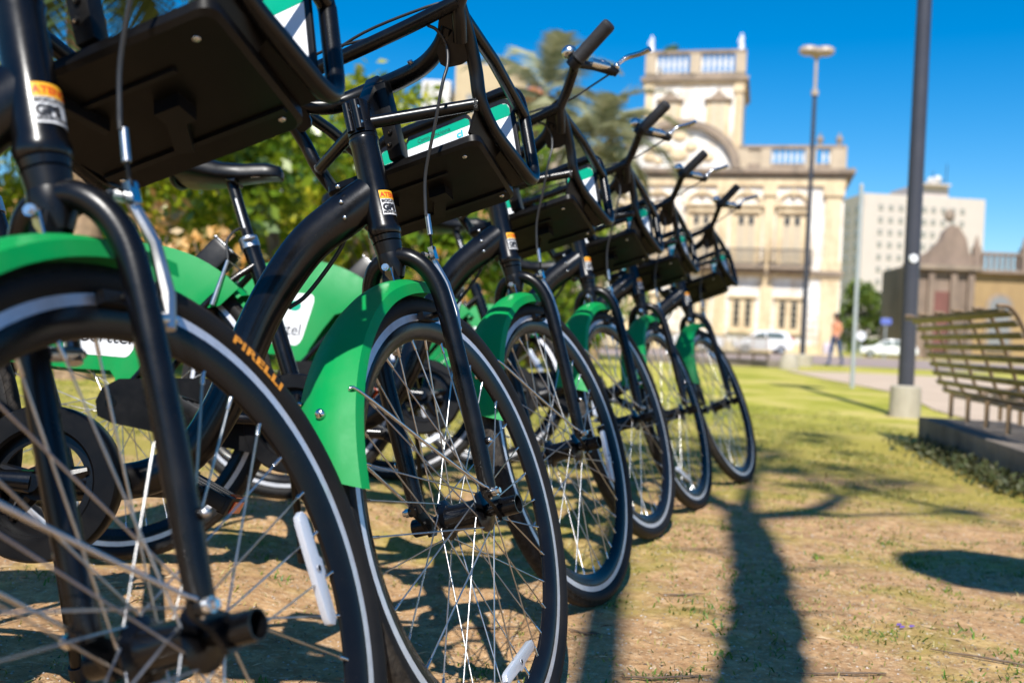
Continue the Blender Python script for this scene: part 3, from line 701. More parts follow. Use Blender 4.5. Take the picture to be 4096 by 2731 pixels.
fs = [(i*nn+k, i*nn+(k+1) % nn, (i+1)*nn+(k+1) % nn, (i+1)*nn+k) for i in range(len(secs)-1) for k in range(nn)]
fs += [tuple(range(nn)), tuple((len(secs)-1)*nn+k for k in range(nn))]
sd.add(vs, fs)
saddle = sd.build('saddle', bike0, smooth=60)
rl = B('steel')
for s in (-1, 1): rl.tube(smooth_path([(-0.76, s*0.012, 0.912), (-0.80, s*0.022, 0.896), (-0.90, s*0.024, 0.894), (-0.97, s*0.040, 0.915)], 4), 0.0036, 8)
rl.mat('black_paint').box((-0.862, 0, 0.893), (0.045, 0.06, 0.022), rot=(0, R(8), 0))
rl.mat('black_plastic').tube(smooth_path([(-0.965, -0.055, 0.915), (-0.985, -0.040, 0.878), (-0.99, 0, 0.868), (-0.985, 0.040, 0.878), (-0.965, 0.055, 0.915)], 4), 0.007, 8)
rl.build('saddle_rail', saddle, smooth=50)
# smart lock box behind the seat tube
lb = B('black_plastic'); lbM = Matrix.Translation((-0.905, 0, 0.655)) @ Matrix.Rotation(R(38), 4, 'Y')
lb.box((0, 0, 0), (0.060, 0.062, 0.190)); lock = lb.build('lock_box', bike0, bevel=0.008, matrix=lbM)
lc = B('alloy'); lc.box((-0.028, 0, 0.0965), (0.006, 0.060, 0.004)); lc.mat('grey_plastic').box((0.003, 0, 0.0965), (0.052, 0.056, 0.003)); lc.build('lock_cap', lock, bevel=0.0008)
ls = B('vinyl_white'); ls.box((0.004, -0.0318, -0.02), (0.036, 0.0012, 0.045)); ls.build('lock_label', lock)
# rear wheel, fender, skirt guard
rw = wheel(bike0, 'rear_wheel', Matrix.Translation((-1.03, 0, 0.345)) @ Matrix.Rotation(R(37), 4, 'Y'), front=False)
rf = B('green_plastic'); fender_strip(rf, 0.366, R(48), R(172), 0.033, 0.036, cx=-1.03, cz=0.345)
rfen = rf.build('rear_fender', bike0, smooth=32)
for s in (-1, 1):
    sg = B('green_plastic'); o2 = []
    for a in np.linspace(50, 150, 22): o2.append((-1.03+0.372*math.cos(R(a)), 0.345+0.372*math.sin(R(a))))
    o2 += [(-1.39, 0.46), (-1.36, 0.42), (-1.14, 0.415), (-1.06, 0.418), (-1.045, 0.400), (-1.05, 0.360), (-1.03, 0.352), (-1.008, 0.372), (-0.985, 0.445), (-0.955, 0.505), (-0.925, 0.555), (-0.868, 0.575), (-0.83, 0.585)]
    yy = s*0.040
    sg.prism(o2, 'y', yy, yy+s*0.003)
    sko = sg.build('skirt_guard', bike0, bevel=0.0015)
    lbl = B('vinyl_white'); q = [(-1.085+x*0.55+z*0.16, 0.530+z) for x, z in rrect(0.30, 0.160, 0.03)]
    lbl.prism(q, 'y', yy+s*0.0034, yy+s*0.0040)
    lbl.mat('print_black'); vs, fs_ = text2d('Serttel', 0.052, 0.0004)
    wdt = max(x for x, _ in vs)
    lbl.add([(-1.080+(x-wdt/2)*(-s)*0.86, yy+s*0.0044, 0.480+z) for x, z in vs], fs_)
    lbl.mat('print_green'); lbl.prism([(-1.05+0.020*math.cos(t), 0.570+0.016*math.sin(t)) for t in np.linspace(0, 2*math.pi, 20, endpoint=False)], 'y', yy+s*0.0042, yy+s*0.0046)
    lbl.build('guard_label', sko)
# chain case, cranks, pedals
cc = B('grey_plastic'); TC = Matrix.Translation((-0.620, 0, 0.335))
cc.lathe([(0.074, -0.046), (0.106, -0.046), (0.109, -0.050), (0.109, -0.074), (0.106, -0.078), (0.078, -0.078), (0.074, -0.074)], 64, M=TC, closed=True)
pts = [(-0.690, 0.428), (-1.02, 0.398), (-1.055, 0.375), (-1.065, 0.345), (-1.055, 0.312), (-1.02, 0.300), (-0.70, 0.262), (-0.714, 0.300), (-0.720, 0.335), (-0.714, 0.375)]
cc.prism(pts, 'y', -0.0765, -0.0475); case = cc.build('chain_case', bike0, smooth=40)
ch = B('black_paint'); ch.lathe([(0.060, -0.056), (0.088, -0.057), (0.088, -0.060), (0.060, -0.061)], 48, M=TC, closed=True)
for k in range(5):
    a = R(72*k+20); ch.tube([(-0.620+0.014*math.cos(a), -0.066, 0.335+0.014*math.sin(a)), (-0.620+0.064*math.cos(a), -0.060, 0.335+0.064*math.sin(a))], [0.013, 0.007], 8)
ch.cyl((-0.620, -0.058, 0.335), (-0.620, -0.078, 0.335), 0.024, 20); ch.build('chainring', bike0, smooth=40)
for s, dx in ((-1, -1), (1, 1)):
    ck = B('black_gloss'); y0 = s*0.094
    ck.tube([(-0.620, y0, 0.335), (-0.620+dx*0.05, y0+s*0.004, 0.336), (-0.620+dx*0.168, y0+s*0.010, 0.340 if dx > 0 else 0.330)], [0.017, 0.0135, 0.0125], 12, flat=0.8, flatdir=(0, 1, 0))
    ck.cyl((-0.620, s*0.03, 0.335), (-0.620, s*0.104, 0.335), 0.013, 14)
    cko = ck.build('crank_arm', bike0, smooth=45)
    if s < 0:
        al = B('vinyl_white'); vs, fs_ = text2d('ABSOLUTE', 0.0125, 0.0003, 1.05)
        al.add([(-0.672-x, y0-0.0125, 0.340-z) for x, z in vs], fs_)
        al.lathe([(0.0062, 0), (0.0074, 0)], 20, M=Matrix.Translation((-0.660, y0-0.0125, 0.3352))); al.build('crank_lettering', cko, smooth=0)
    px, pz = -0.620+dx*0.168, (0.340 if dx > 0 else 0.330)
    pd = B('black_plastic'); yc = y0+s*0.062
    pd.cyl((px, y0, pz), (px, yc+s*0.045, pz), 0.009, 12)
    PT = Matrix.Translation((px, yc, pz)) @ Matrix.Rotation(R(24), 4, 'Y')
    for ex in (-0.046, 0.046): pd.box((ex, 0, 0), (0.014, 0.098, 0.030), M=PT)
    for ey in (-0.045, -0.018, 0.018, 0.045): pd.box((0, ey, 0), (0.092, 0.010, 0.024), M=PT)
    pdo = pd.build('pedal', bike0, bevel=0.002)
    pr_ = B('reflector_orange')
    for ex in (-0.0542, 0.0542): pr_.box((ex, 0, 0), (0.002, 0.06, 0.020), M=PT)
    pr_.box((0.046, 0, 0.0158), (0.012, 0.05, 0.002), M=PT); pr_.each('pedal_reflector', pdo)
ks = B('black_paint'); ks.tube(smooth_path([(-0.665, 0.030, 0.312), (-0.660, 0.075, 0.28), (-0.635, 0.150, 0.10), (-0.628, 0.180, 0.034)], 5), 0.009, 12)
ks.box((-0.665, 0.0, 0.312), (0.05, 0.07, 0.012)); ks.mat('rubber_grip').tube([(-0.630, 0.172, 0.052), (-0.626, 0.184, 0.028)], 0.013, 12); ks.build('kickstand', bike0, smooth=45)
rb_ = B('alloy')
for s in (-1, 1): rb_.tube([(-0.845, s*0.048, 0.585), (-0.825, s*0.045, 0.69)], [0.007, 0.0045], 8)
rb_.tube([(-0.825, -0.045, 0.69), (-0.825, 0.045, 0.69)], 0.0022, 6)
rb_.mat('cable_black').tube(smooth_path([(-0.825, -0.045, 0.692), (-0.835, -0.04, 0.74), (-0.815, -0.015, 0.775), (-0.795, 0.0, 0.74)], 5), 0.003, 8)
rb_.build('rear_brake', bike0, smooth=45)

# ------------------------------------------------------------------ place the six bikes
FIT = [[-0.1716, 0.8241, 1.241, 0.3406, 0.0090, -0.0141], [0.044, 1.4644, 1.1862, 0.3244, -0.0313, -0.0125], [0.2256, 2.1996, 1.1156, 0.323, -0.0278, 0.0066],
       [0.4457, 2.9136, 1.1186, 0.3208, 0.0141, 0.0156], [0.6936, 3.5488, 1.1302, 0.3324, 0.0093, 0.001], [1.0183, 4.2375, 1.0691, 0.374, 0.0049, 0.0034]]
LAB = ['nearest share bicycle, cut off by the left edge, orange lettering on its tyre',
       'second share bicycle from the left, in sharp focus with a readable warning sticker',
       'third share bicycle, its grip and chrome lever raised against sky and palm',
       'fourth share bicycle, its grip overlapping the cream tower',
       'fifth share bicycle, its grip in front of the round pediment',
       'farthest and smallest share bicycle, its front wheel against open grass']
SPIN = [0, 86, 14, 205, 120, 300]
FINV = FRONT.inverted(); contacts = []
fwl0 = fw.matrix_local.copy()
bikes = []
for i, (x, y, az, le, b, z0) in enumerate(FIT):
    f = Vector((math.cos(az), math.sin(az), 0)); L = Vector((-math.sin(az), math.cos(az), 0)); U = Vector((0, 0, 1))
    up = U*math.cos(le)+L*math.sin(le); left = L*math.cos(le)-U*math.sin(le)
    c = Vector((x, y, z0))+up*RT
    f2 = f*math.cos(b)-up*math.sin(b); u2 = up*math.cos(b)+f*math.sin(b)
    Wm = Matrix.Identity(4)
    for k in range(3): Wm[k][0] = f2[k]; Wm[k][1] = left[k]; Wm[k][2] = u2[k]; Wm[k][3] = c[k]
    o = bike0 if i == 0 else copy_tree(bike0)
    bikes.append((o, Wm @ FINV))
    if i == 1: INFO = o
    contacts.append((x, y, z0))
    rc = (Wm @ FINV) @ Vector((-1.03, 0, 0.345)); ry = ((Wm @ FINV).to_3x3() @ Vector((0, 1, 0))); dn = (Vector((0, 0, -1)) - ry*(-ry.z)).normalized()
    q = rc+dn*RT; contacts.append((q.x, q.y, q.z))
RSP = [0, 40, 95, 150, 210, 300]
def child(o, n):
    return next(c for c in o.children if c.name.split('.')[0] == n)
def lettering(w):
    vs, fs = text2d('PIRELLI', 0.0125, 0.0006, 1.12)
    wid = max(x for x, y in vs); nv = []
    for x, y in vs:
        a = R(57.5)-x/0.331*(0.0905/wid if wid else 1); r = 0.3212+y*0.95
        yy = np.interp(r, [0.3175, 0.3235, 0.3300, 0.3350], [-0.0150, -0.0180, -0.0186, -0.0172])-0.0009
        nv.append((r*math.cos(a), yy, r*math.sin(a)))
    B('tyre_print').add(nv, fs).build('lettering', w, smooth=0)
lettering(child(bikes[0][0], 'front_wheel'))
info_board(INFO)
for i, (o, m) in enumerate(bikes):
    o.matrix_world = m
    tag(o, LAB[i], 'bicycle', 'share bicycles parked in a row')
    child(o, 'front_wheel').matrix_basis = FRONT @ Matrix.Rotation(R(SPIN[i]), 4, 'Y')
    child(o, 'rear_wheel').matrix_basis = Matrix.Translation((-1.03, 0, 0.345)) @ Matrix.Rotation(R(37+RSP[i]), 4, 'Y')
for i, dz in ((2, 0.004), (4, 0.06)):
    s_ = child(bikes[i][0], 'saddle'); s_.matrix_basis = Matrix.Translation((-dz*0.45, 0, dz))
    s_ = child(bikes[i][0], 'seat_post'); s_.matrix_basis = Matrix.Translation((-dz*0.45, 0, dz))

# ------------------------------------------------------------------ ground
CT = np.array(contacts)
_vn = np.random.default_rng(5).random((256, 256))
def vnoise(x, y, s):
    u = np.asarray(x)/s+1000; v = np.asarray(y)/s+1000; i = np.floor(u).astype(int); j = np.floor(v).astype(int); a = u-i; b = v-j; a = a*a*(3-2*a); b = b*b*(3-2*b)
    f = lambda p, q: _vn[p % 256, q % 256]
    return (f(i, j)*(1-a)+f(i+1, j)*a)*(1-b)+(f(i, j+1)*(1-a)+f(i+1, j+1)*a)*b-0.5
def gz(x, y):
    x = np.asarray(x, float); y = np.asarray(y, float)
    num = np.zeros_like(x); den = np.full_like(x, 0.05)
    for cx, cy, cz in CT:
        w = np.exp(-((x-cx)**2+(y-cy)**2)/0.22**2); num += w*cz; den += w
    base = num/den
    return base + 0.006*np.sin(x*3.1+y*1.3)*np.sin(y*2.3-x*0.7)*np.exp(-((x-0.8)**2+(y-2)**2)/9)*(1-np.clip(den-0.05, 0, 1)) + (vnoise(x, y, 0.15)*0.009+vnoise(x, y, 0.055)*0.005+vnoise(x, y, 0.022)*0.0032)*np.clip((7-y)/4, 0, 1)*(np.abs(x) < 3.2)-0.001
xs = np.unique(np.concatenate([np.linspace(-900, -12, 14), np.linspace(-12, -2, 26), np.linspace(-2, 3, 420), np.linspace(3, 14, 30), np.linspace(14, 900, 16)]))
ys = np.unique(np.concatenate([np.linspace(-300, -3, 10), np.linspace(-3, 0.3, 12), np.linspace(0.9, 4.2, 330), np.linspace(0.3, 6, 110), np.linspace(6, 20, 30), np.linspace(20, 1200, 20)]))
X, Y = np.meshgrid(xs, ys); Zg = gz(X, Y)
me = bpy.data.meshes.new('ground'); nx, ny = len(xs), len(ys)
vsg = np.stack([X.ravel(), Y.ravel(), Zg.ravel()], 1)
idx = np.arange(nx*ny).reshape(ny, nx)
fsg = np.stack([idx[:-1, :-1].ravel(), idx[:-1, 1:].ravel(), idx[1:, 1:].ravel(), idx[1:, :-1].ravel()], 1)
me.from_pydata(vsg.tolist(), [], fsg.tolist()); me.materials.append(MT['ground']); me.polygons.foreach_set('use_smooth', [True]*len(me.polygons))
go = bpy.data.objects.new('ground', me); col.objects.link(go); tag(go, kind='structure')
def sheet(name, pts, z, mat, kind='structure'):
    me = bpy.data.meshes.new(name); me.from_pydata([(x, y, z) for x, y in pts], [], [tuple(range(len(pts)))]); me.materials.append(MT[mat])
    o = bpy.data.objects.new(name, me); col.objects.link(o); tag(o, kind=kind); return o
sheet('road', [(-200, 34), (300, 32), (300, 72), (-200, 72)], 0.012, 'road_paving')
sheet('path', [(2.9, -6), (3.1, 4.0), (4.33, 10.2), (5.3, 13.4), (5.96, 19.6), (6.4, 23.2), (-60, 25.0), (-60, 28), (7.2, 25.6), (8.6, 21.6), (60, 20), (60, -6)][:0] or
      [(3.2, -6), (3.3, 4.0), (4.33, 10.2), (5.3, 13.4), (5.96, 19.6), (6.4, 23.4), (8.4, 24.4), (60, 23.5), (60, -6)], 0.010, 'path_paving')

def mesh_np(name, V, Fc, mats, kind=None, label=None, cat=None, parent=None, mi=None):
    me = bpy.data.meshes.new(name); k = Fc.shape[1]
    me.vertices.add(len(V)); me.vertices.foreach_set('co', V.astype(np.float32).ravel())
    me.loops.add(Fc.size); me.loops.foreach_set('vertex_index', Fc.astype(np.int32).ravel())
    me.polygons.add(len(Fc)); me.polygons.foreach_set('loop_start', np.arange(0, Fc.size, k, dtype=np.int32)); me.polygons.foreach_set('loop_total', np.full(len(Fc), k, dtype=np.int32))
    for m in mats: me.materials.append(MT[m])
    if mi is not None: me.polygons.foreach_set('material_index', mi.astype(np.int32))
    me.update(calc_edges=True); me.validate()
    o = bpy.data.objects.new(name, me); col.objects.link(o)
    if parent is not None: o.parent = parent
    tag(o, label, cat, kind=kind); return o
def pnoise(x, y, s):
    return (np.sin(x*s*1.7+1.3*np.sin(y*s*1.1+2))*np.sin(y*s*1.9+1.7*np.sin(x*s*0.8+1))+np.sin(x*s*4.1+y*s*3.3+2*np.sin(y*s*2.3)))*0.5
def blades(name, px, py, h, w, lean, mat, kind='stuff', label=None, cat=None):
    n = len(px); a = rng.uniform(0, 2*math.pi, n); z = gz(px, py)
    dx, dy = np.cos(a)*w, np.sin(a)*w; la = rng.uniform(0, 2*math.pi, n); lx, ly = np.cos(la)*lean*h, np.sin(la)*lean*h
    b0 = np.stack([px-dx, py-dy, z-0.002], 1); b1 = np.stack([px+dx, py+dy, z-0.002], 1)
    m0 = np.stack([px-dx*0.7+lx*0.35, py-dy*0.7+ly*0.35, z+h*0.6], 1); m1 = np.stack([px+dx*0.7+lx*0.35, py+dy*0.7+ly*0.35, z+h*0.6], 1)
    t0 = np.stack([px-dx*0.08+lx, py-dy*0.08+ly, z+h*(1-0.25*lean)], 1); t1 = np.stack([px+dx*0.08+lx, py+dy*0.08+ly, z+h*(1-0.25*lean)], 1)
    V = np.stack([b0, b1, m0, m1, t0, t1], 1).reshape(-1, 3); o = np.arange(n)[:, None]*6
    Fc = np.concatenate([o+np.array([0, 1, 3, 2]), o+np.array([2, 3, 5, 4])], 0)
    return mesh_np(name, V, Fc, [mat], kind, label, cat)
# dry, patchy grass: density grows with distance
N = 260000
gy = 1.0+8.5*rng.random(N)**1.3; gx = rng.uniform(-0.75, 0.75, N)*gy+0.1
den = np.clip(0.10+0.22*(gy-1.6), 0.06, 0.95); pn_ = pnoise(gx, gy, 2.2)*0.6+pnoise(gx+7, gy, 7)*0.4
keep = (rng.random(N) < den*np.clip(0.45+1.3*pn_, 0, 1.2)) & ((gx < 2.15) | (gy > 7)) & (gx < 3.0)
gx, gy = gx[keep], gy[keep]; hh = rng.uniform(0.004, 0.014, len(gx))*(1+0.25*np.clip(gy-3, 0, 3))
blades('grass', gx, gy, hh, rng.uniform(0.0008, 0.0022, len(gx))*(1+0.3*np.clip(gy-2, 0, 4)), rng.uniform(0.8, 2.6, len(gx)), 'grass_blade')
# fresh green tufts
tx = []; ty = []
for k in range(110):
    cy = rng.uniform(1.2, 5.0); cx = rng.uniform(-0.55, 0.6)*cy+0.1; q = rng.integers(10, 34)
    tx.append(cx+rng.normal(0, 0.022, q)); ty.append(cy+rng.normal(0, 0.022, q))
for cx, cy, q, sg in ((-0.40, 1.62, 46, 0.018), (-0.50, 1.50, 24, 0.02), (1.02, 1.80, 90, 0.05), (1.05, 1.95, 70, 0.05), (0.93, 1.78, 40, 0.03), (0.27, 1.76, 26, 0.02), (0.78, 2.05, 40, 0.04), (0.6, 2.5, 60, 0.05), (0.42, 2.2, 60, 0.06)):
    tx.append(cx+rng.normal(0, sg, q)); ty.append(cy+rng.normal(0, sg, q))
tx = np.concatenate(tx); ty = np.concatenate(ty)
blades('grass_tufts', tx, ty, rng.uniform(0.005, 0.019, len(tx)), rng.uniform(0.0010, 0.0026, len(tx)), rng.uniform(0.7, 2.2, len(tx)), 'grass_fresh')
def scatter_flat(name, n, smin, smax, mat, ymax=4.5, asp=0.5, zoff=0.002, thick=False):
    py = 1.1+(ymax-1.1)*rng.random(n)**1.5; px = rng.uniform(-0.65, 0.65, n)*py+0.1; z = gz(px, py)+zoff
    s = rng.uniform(smin, smax, n); a = rng.uniform(0, 2*math.pi, n); t1 = rng.normal(0, 0.35, n)
    ux, uy = np.cos(a)*s, np.sin(a)*s; vx, vy = -np.sin(a)*s*asp, np.cos(a)*s*asp
    if thick:
        V = []; 
        for sx_, sy_, sz_ in ((1, 0, 0), (0, 1, 0), (-1, 0, 0), (0, -1, 0), (0.1, 0.1, 1), (0, 0, -0.6)):
            V.append(np.stack([px+ux*sx_+vx*sy_, py+uy*sx_+vy*sy_, z+s*0.55*sz_], 1))
        V = np.stack(V, 1).reshape(-1, 3); o = np.arange(n)[:, None]*6
        Fc = np.concatenate([o+np.array(t) for t in ((0, 1, 4), (1, 2, 4), (2, 3, 4), (3, 0, 4), (1, 0, 5), (2, 1, 5), (3, 2, 5), (0, 3, 5))], 0)
    else:
        V = np.stack([np.stack([px-ux, py-uy, z-t1*s*0.3], 1), np.stack([px-vx, py-vy, z+s*0.25], 1), np.stack([px+ux, py+uy, z+t1*s*0.3+s*0.1], 1), np.stack([px+vx, py+vy, z+s*0.05], 1)], 1).reshape(-1, 3)
        o = np.arange(n)[:, None]*4; Fc = np.concatenate([o+np.array((0, 1, 2)), o+np.array((0, 2, 3))], 0)
    return mesh_np(name, V, Fc, [mat], 'stuff')
scatter_flat('leaf_litter', 14000, 0.0015, 0.006, 'litter', 5.0, 0.35)
scatter_flat('straw_litter', 1500, 0.006, 0.022, 'litter', 5.0, 0.035)
scatter_flat('pebbles', 9000, 0.001, 0.0045, 'stone_mix', 4.0, 0.8, 0.0, True)
for i, (x, y, l, a) in enumerate(((0.42, 2.28, 0.10, 0.15), (0.165, 1.98, 0.055, 2.6), (0.62, 1.80, 0.17, 3.3), (0.95, 1.92, 0.22, 2.75), (0.88, 1.66, 0.08, 2.4), (0.30, 1.76, 0.16, 0.12), (-0.02, 1.98, 0.14, 0.05))):
    b = B('twig_wood'); pts = [(x+math.cos(a)*t*l+random.gauss(0, 0.003), y+math.sin(a)*t*l+random.gauss(0, 0.003), float(gz(x+math.cos(a)*t*l, y+math.sin(a)*t*l))+0.004+random.random()*0.003) for t in np.linspace(-0.5, 0.5, 7)]
    b.tube(pts, [0.0014, 0.0024, 0.0022, 0.0016, 0.001], 6)
    where = ['lying in the middle of the trunk shadow', 'lying on sunlit dirt right of the third wheel', 'at the bottom edge inside the trunk shadow', 'long and thin, right of the trunk shadow', 'short, near the bottom right corner', 'left of the trunk shadow at the bottom edge', 'seen through the spokes of the sharp front wheel'][i]
    tag(b.build('twig', smooth=60), 'dry brown twig '+where, 'twig', 'dry twigs on the ground')
for i, (x, y, d) in enumerate(((0.86, 2.12, 'near the oval shadow'),)):
    b = B('petal')
    for k in range(3):
        a = k*2.1+i; cx, cy = x+0.016*math.cos(a), y+0.010*math.sin(a); z = float(gz(cx, cy))+0.004
        b.add([(cx-0.006, cy-0.002, z), (cx+0.004, cy-0.003, z+0.002), (cx+0.006, cy+0.002, z+0.004), (cx-0.003, cy+0.003, z+0.004)], [(0, 1, 2, 3)])
    tag(b.build('petals'), 'small fallen violet petals '+d, 'petals')

# ------------------------------------------------------------------ foliage tools
def rotm(n):
    a = rng.normal(size=(n, 3)); a /= np.linalg.norm(a, axis=1)[:, None]; b = rng.normal(size=(n, 3)); b -= a*(a*b).sum(1)[:, None]; b /= np.linalg.norm(b, axis=1)[:, None]; return a, b
def leaf_cloud(P, s0, s1, asp=0.55):
    n = len(P); a, b = rotm(n); s = rng.uniform(s0, s1, n)[:, None]; c = np.cross(a, b)
    V = np.stack([P-a*s, P-b*s*asp+c*s*0.15, P+a*s, P+b*s*asp+c*s*0.15], 1).reshape(-1, 3)
    o = np.arange(n)[:, None]*4; return V, o+np.array((0, 1, 2, 3))
def clump_points(clumps, per, shell=0.55):
    out = []
    for cx, cy, cz, r in clumps:
        n = int(per*r*r); d = rng.normal(size=(n, 3)); d /= np.linalg.norm(d, axis=1)[:, None]
        rad = r*(shell+(1-shell)*rng.random(n)[:, None])*(0.85+0.3*rng.random((n, 1)))
        out.append(np.array([cx, cy, cz])+d*rad*np.array([1, 1, 0.8]))
    return np.concatenate(out)
def tree(name, loc, h, cr, mat, label, cat, group=None, trunk_r=0.12, clumps=16, per=260, leaf=(0.05, 0.11), low=0.35, bark='bark'):
    x, y, z = loc; t = empty(name, loc); tag(t, label, cat, group)
    cl = []
    for k in range(clumps):
        a = random.uniform(0, 2*math.pi); rr = cr*math.sqrt(random.random())*0.85; zz = h*(low+(1-low)*random.random()**0.8)
        shr = math.sqrt(max(0.15, 1-((zz/h-0.55)/0.5)**2)); cl.append((rr*math.cos(a)*shr, rr*math.sin(a)*shr, zz-0.1*h, cr*random.uniform(0.22, 0.42)))
    V, Fc = leaf_cloud(clump_points(cl, per), *leaf)
    mesh_np('crown', V, Fc, [mat], parent=t)
    tb = B(bark); tb.tube(smooth_path([(0, 0, -0.1), (0.03*h, 0, h*0.25), (-0.02*h, 0.01*h, h*0.5), (0, 0, h*0.8)], 4), [trunk_r*1.25, trunk_r, trunk_r*0.7, trunk_r*0.2], 10)
    for k in range(min(7, clumps)):
        c = cl[k]; tb.tube(smooth_path([(0, 0, h*0.3), (c[0]*0.5, c[1]*0.5, c[2]*0.75), c[:3]], 3), [trunk_r*0.5, trunk_r*0.15], 7)
    tb.build('trunk', t, smooth=60); return t

# shrubs and small trees behind the bikes, left
SH = [((-9.5, 16.5), 5.6, 2.2, 'leaf_green', 'large green shrub beyond the left edge of the row'),
      ((-6.6, 17.5), 5.4, 2.0, 'leaf_yellowgreen', 'tall yellow-green shrub rising above the saddle line at the left'),
      ((-4.4, 17.0), 5.2, 2.0, 'leaf_yellowgreen', 'tall sunlit shrub behind the first basket corner'),
      ((-2.6, 15.8), 4.7, 1.8, 'leaf_yellowgreen', 'wide yellow-green shrub below the white house'),
      ((-0.4, 16.5), 3.9, 1.5, 'leaf_green', 'green shrub beneath the tan house and the stem of the sharp bicycle'),
      ((1.0, 19.0), 3.4, 1.4, 'leaf_green', 'green shrub at the foot of the palms'),
      ((-7.6, 13.5), 4.6, 1.7, 'leaf_yellowgreen', 'yellow-green shrub at the far left behind the nearest fork'),
      ((-5.6, 14.5), 4.0, 1.6, 'leaf_yellowgreen', 'sunlit yellow-green tree left of the blurred saddle'),
      ((-3.6, 12.5), 3.5, 1.35, 'leaf_yellowgreen', 'bright yellow-green bush behind the blurred saddle'),
      ((-2.6, 11.0), 3.25, 1.15, 'leaf_green', 'darker green bush between the saddle and the sharp bicycle'),
      ((-1.8, 13.2), 3.5, 1.25, 'leaf_yellowgreen', 'yellow-green bush right of the saddle post, under the tan house'),
      ((-0.9, 12.0), 2.2, 1.0, 'leaf_green', 'low dark green bush behind the third bicycle'),
      ((-6.6, 10.4), 2.1, 1.0, 'leaf_green', 'low green bush behind the first basket')]
for (x, y), h, cr_, mt, lb_ in SH:
    tree('shrub', (x, y, 0), h, cr_, mt, lb_, 'shrub', 'shrubs behind the bicycles', trunk_r=0.05, clumps=34, per=560, leaf=(0.045, 0.11), low=0.08)
tree('flowering_shrub', (-3.45, 9.4, 0), 1.9, 0.62, 'leaf_orange', 'shrub with orange and peach flowers left of the saddle', 'shrub', None, 0.05, 14, 380, (0.04, 0.09), 0.15)
tree('flowering_shrub', (-2.65, 9.0, 0), 1.5, 0.5, 'leaf_orange', 'smaller orange flowering shrub beneath the saddle', 'shrub', None, 0.05, 12, 380, (0.04, 0.08), 0.15)
tree('flowering_shrub', (-0.6, 9.6, 0), 1.45, 0.45, 'leaf_orange', 'narrow peach flowering shrub behind the fork of the third bicycle', 'shrub', None, 0.05, 10, 380, (0.04, 0.08), 0.15)

def palm(loc, h, fl, nf, mat, label, trunk_r=0.2, droop=1.0, leafw=0.035):
    t = empty('palm_tree', loc); tag(t, label, 'palm tree', 'palm trees')
    tb = B('palm_bark'); tb.tube(smooth_path([(0, 0, -0.2), (0.02*h, 0, h*0.4), (-0.01*h, 0, h*0.8), (0, 0, h)], 5), [trunk_r*1.2, trunk_r, trunk_r*0.95, trunk_r*1.15], 14)
    k = 0
    while k*0.35 < h:
        z = k*0.35; tb.lathe([(trunk_r*1.02, z), (trunk_r*1.2, z+0.08), (trunk_r*0.98, z+0.12)], 14, 'z'); k += 1
    tb.build('trunk', t, smooth=50)
    proto = None
    V = []; Fq = []
    def quad(a, b, c, d):
        i = len(V); V.extend([a, b, c, d]); Fq.append((i, i+1, i+2, i+3))
    N_ = 20
    for j in range(N_+1):      # one frond along +x, arching
        tt = j/N_; 
        def rach(q): return Vector((fl*q*(1-0.12*q*q*droop), 0, fl*(0.42*q-0.95*droop*q*q*q)))
        p = rach(tt); p2 = rach(min(1, tt+1.02/N_)); w = 0.018*(1-tt)+0.004
        quad(tuple(p+Vector((0, -w, 0))), tuple(p+Vector((0, w, 0))), tuple(p2+Vector((0, w, 0.005))), tuple(p2+Vector((0, -w, 0.005))))
        if tt < 0.12: continue
        for s in (-1, 1):
            for sub in (0, 0.5):
                q = tt+sub/N_
                if q > 1: continue
                p = rach(q); L_ = fl*0.30*math.sin(math.pi*min(1, q*0.85+0.12))*random.uniform(0.85, 1.1)+0.06
                d = Vector((0.55, s*0.8, -0.25-0.35*droop*random.random())).normalized()*L_
                side_ = Vector((leafw*0.5, -s*leafw*0.25, 0))
                quad(tuple(p-side_), tuple(p+side_), tuple(p+d*0.6+side_*0.7+Vector((0, 0, 0.0))), tuple(p+d))
    fm = bpy.data.meshes.new('frond'); fm.from_pydata(V, [], Fq); fm.materials.append(MT[mat])
    for k in range(nf):
        o = bpy.data.objects.new('frond', fm); col.objects.link(o); o.parent = t
        a = k*2.399963+random.uniform(-.2, .2); el = R(66-112*(k/(nf-1))**0.8)
        s = random.uniform(0.85, 1.08)
        o.matrix_local = Matrix.Translation((0, 0, h)) @ Matrix.Rotation(a, 4, 'Z') @ Matrix.Rotation(-el, 4, 'Y') @ Matrix.Scale(s, 4)
    return t
palm((0.6, 27, 0), 7.0, 2.4, 19, 'leaf_palm', 'palm with spiky fronds left of the raised grip, trunk seen under the basket', 0.26, 0.75, 0.07)
palm((1.95, 25.5, 0), 5.4, 2.3, 26, 'leaf_palm', 'palm with heavy drooping fronds between the grip and the cream building', 0.24, 1.0, 0.08)
palm((-3.95, 9.0, 0), 4.05, 1.7, 26, 'leaf_palm_dark', 'palm whose dark frond tips hang into the top left corner', 0.14, 1.0, 0.04)

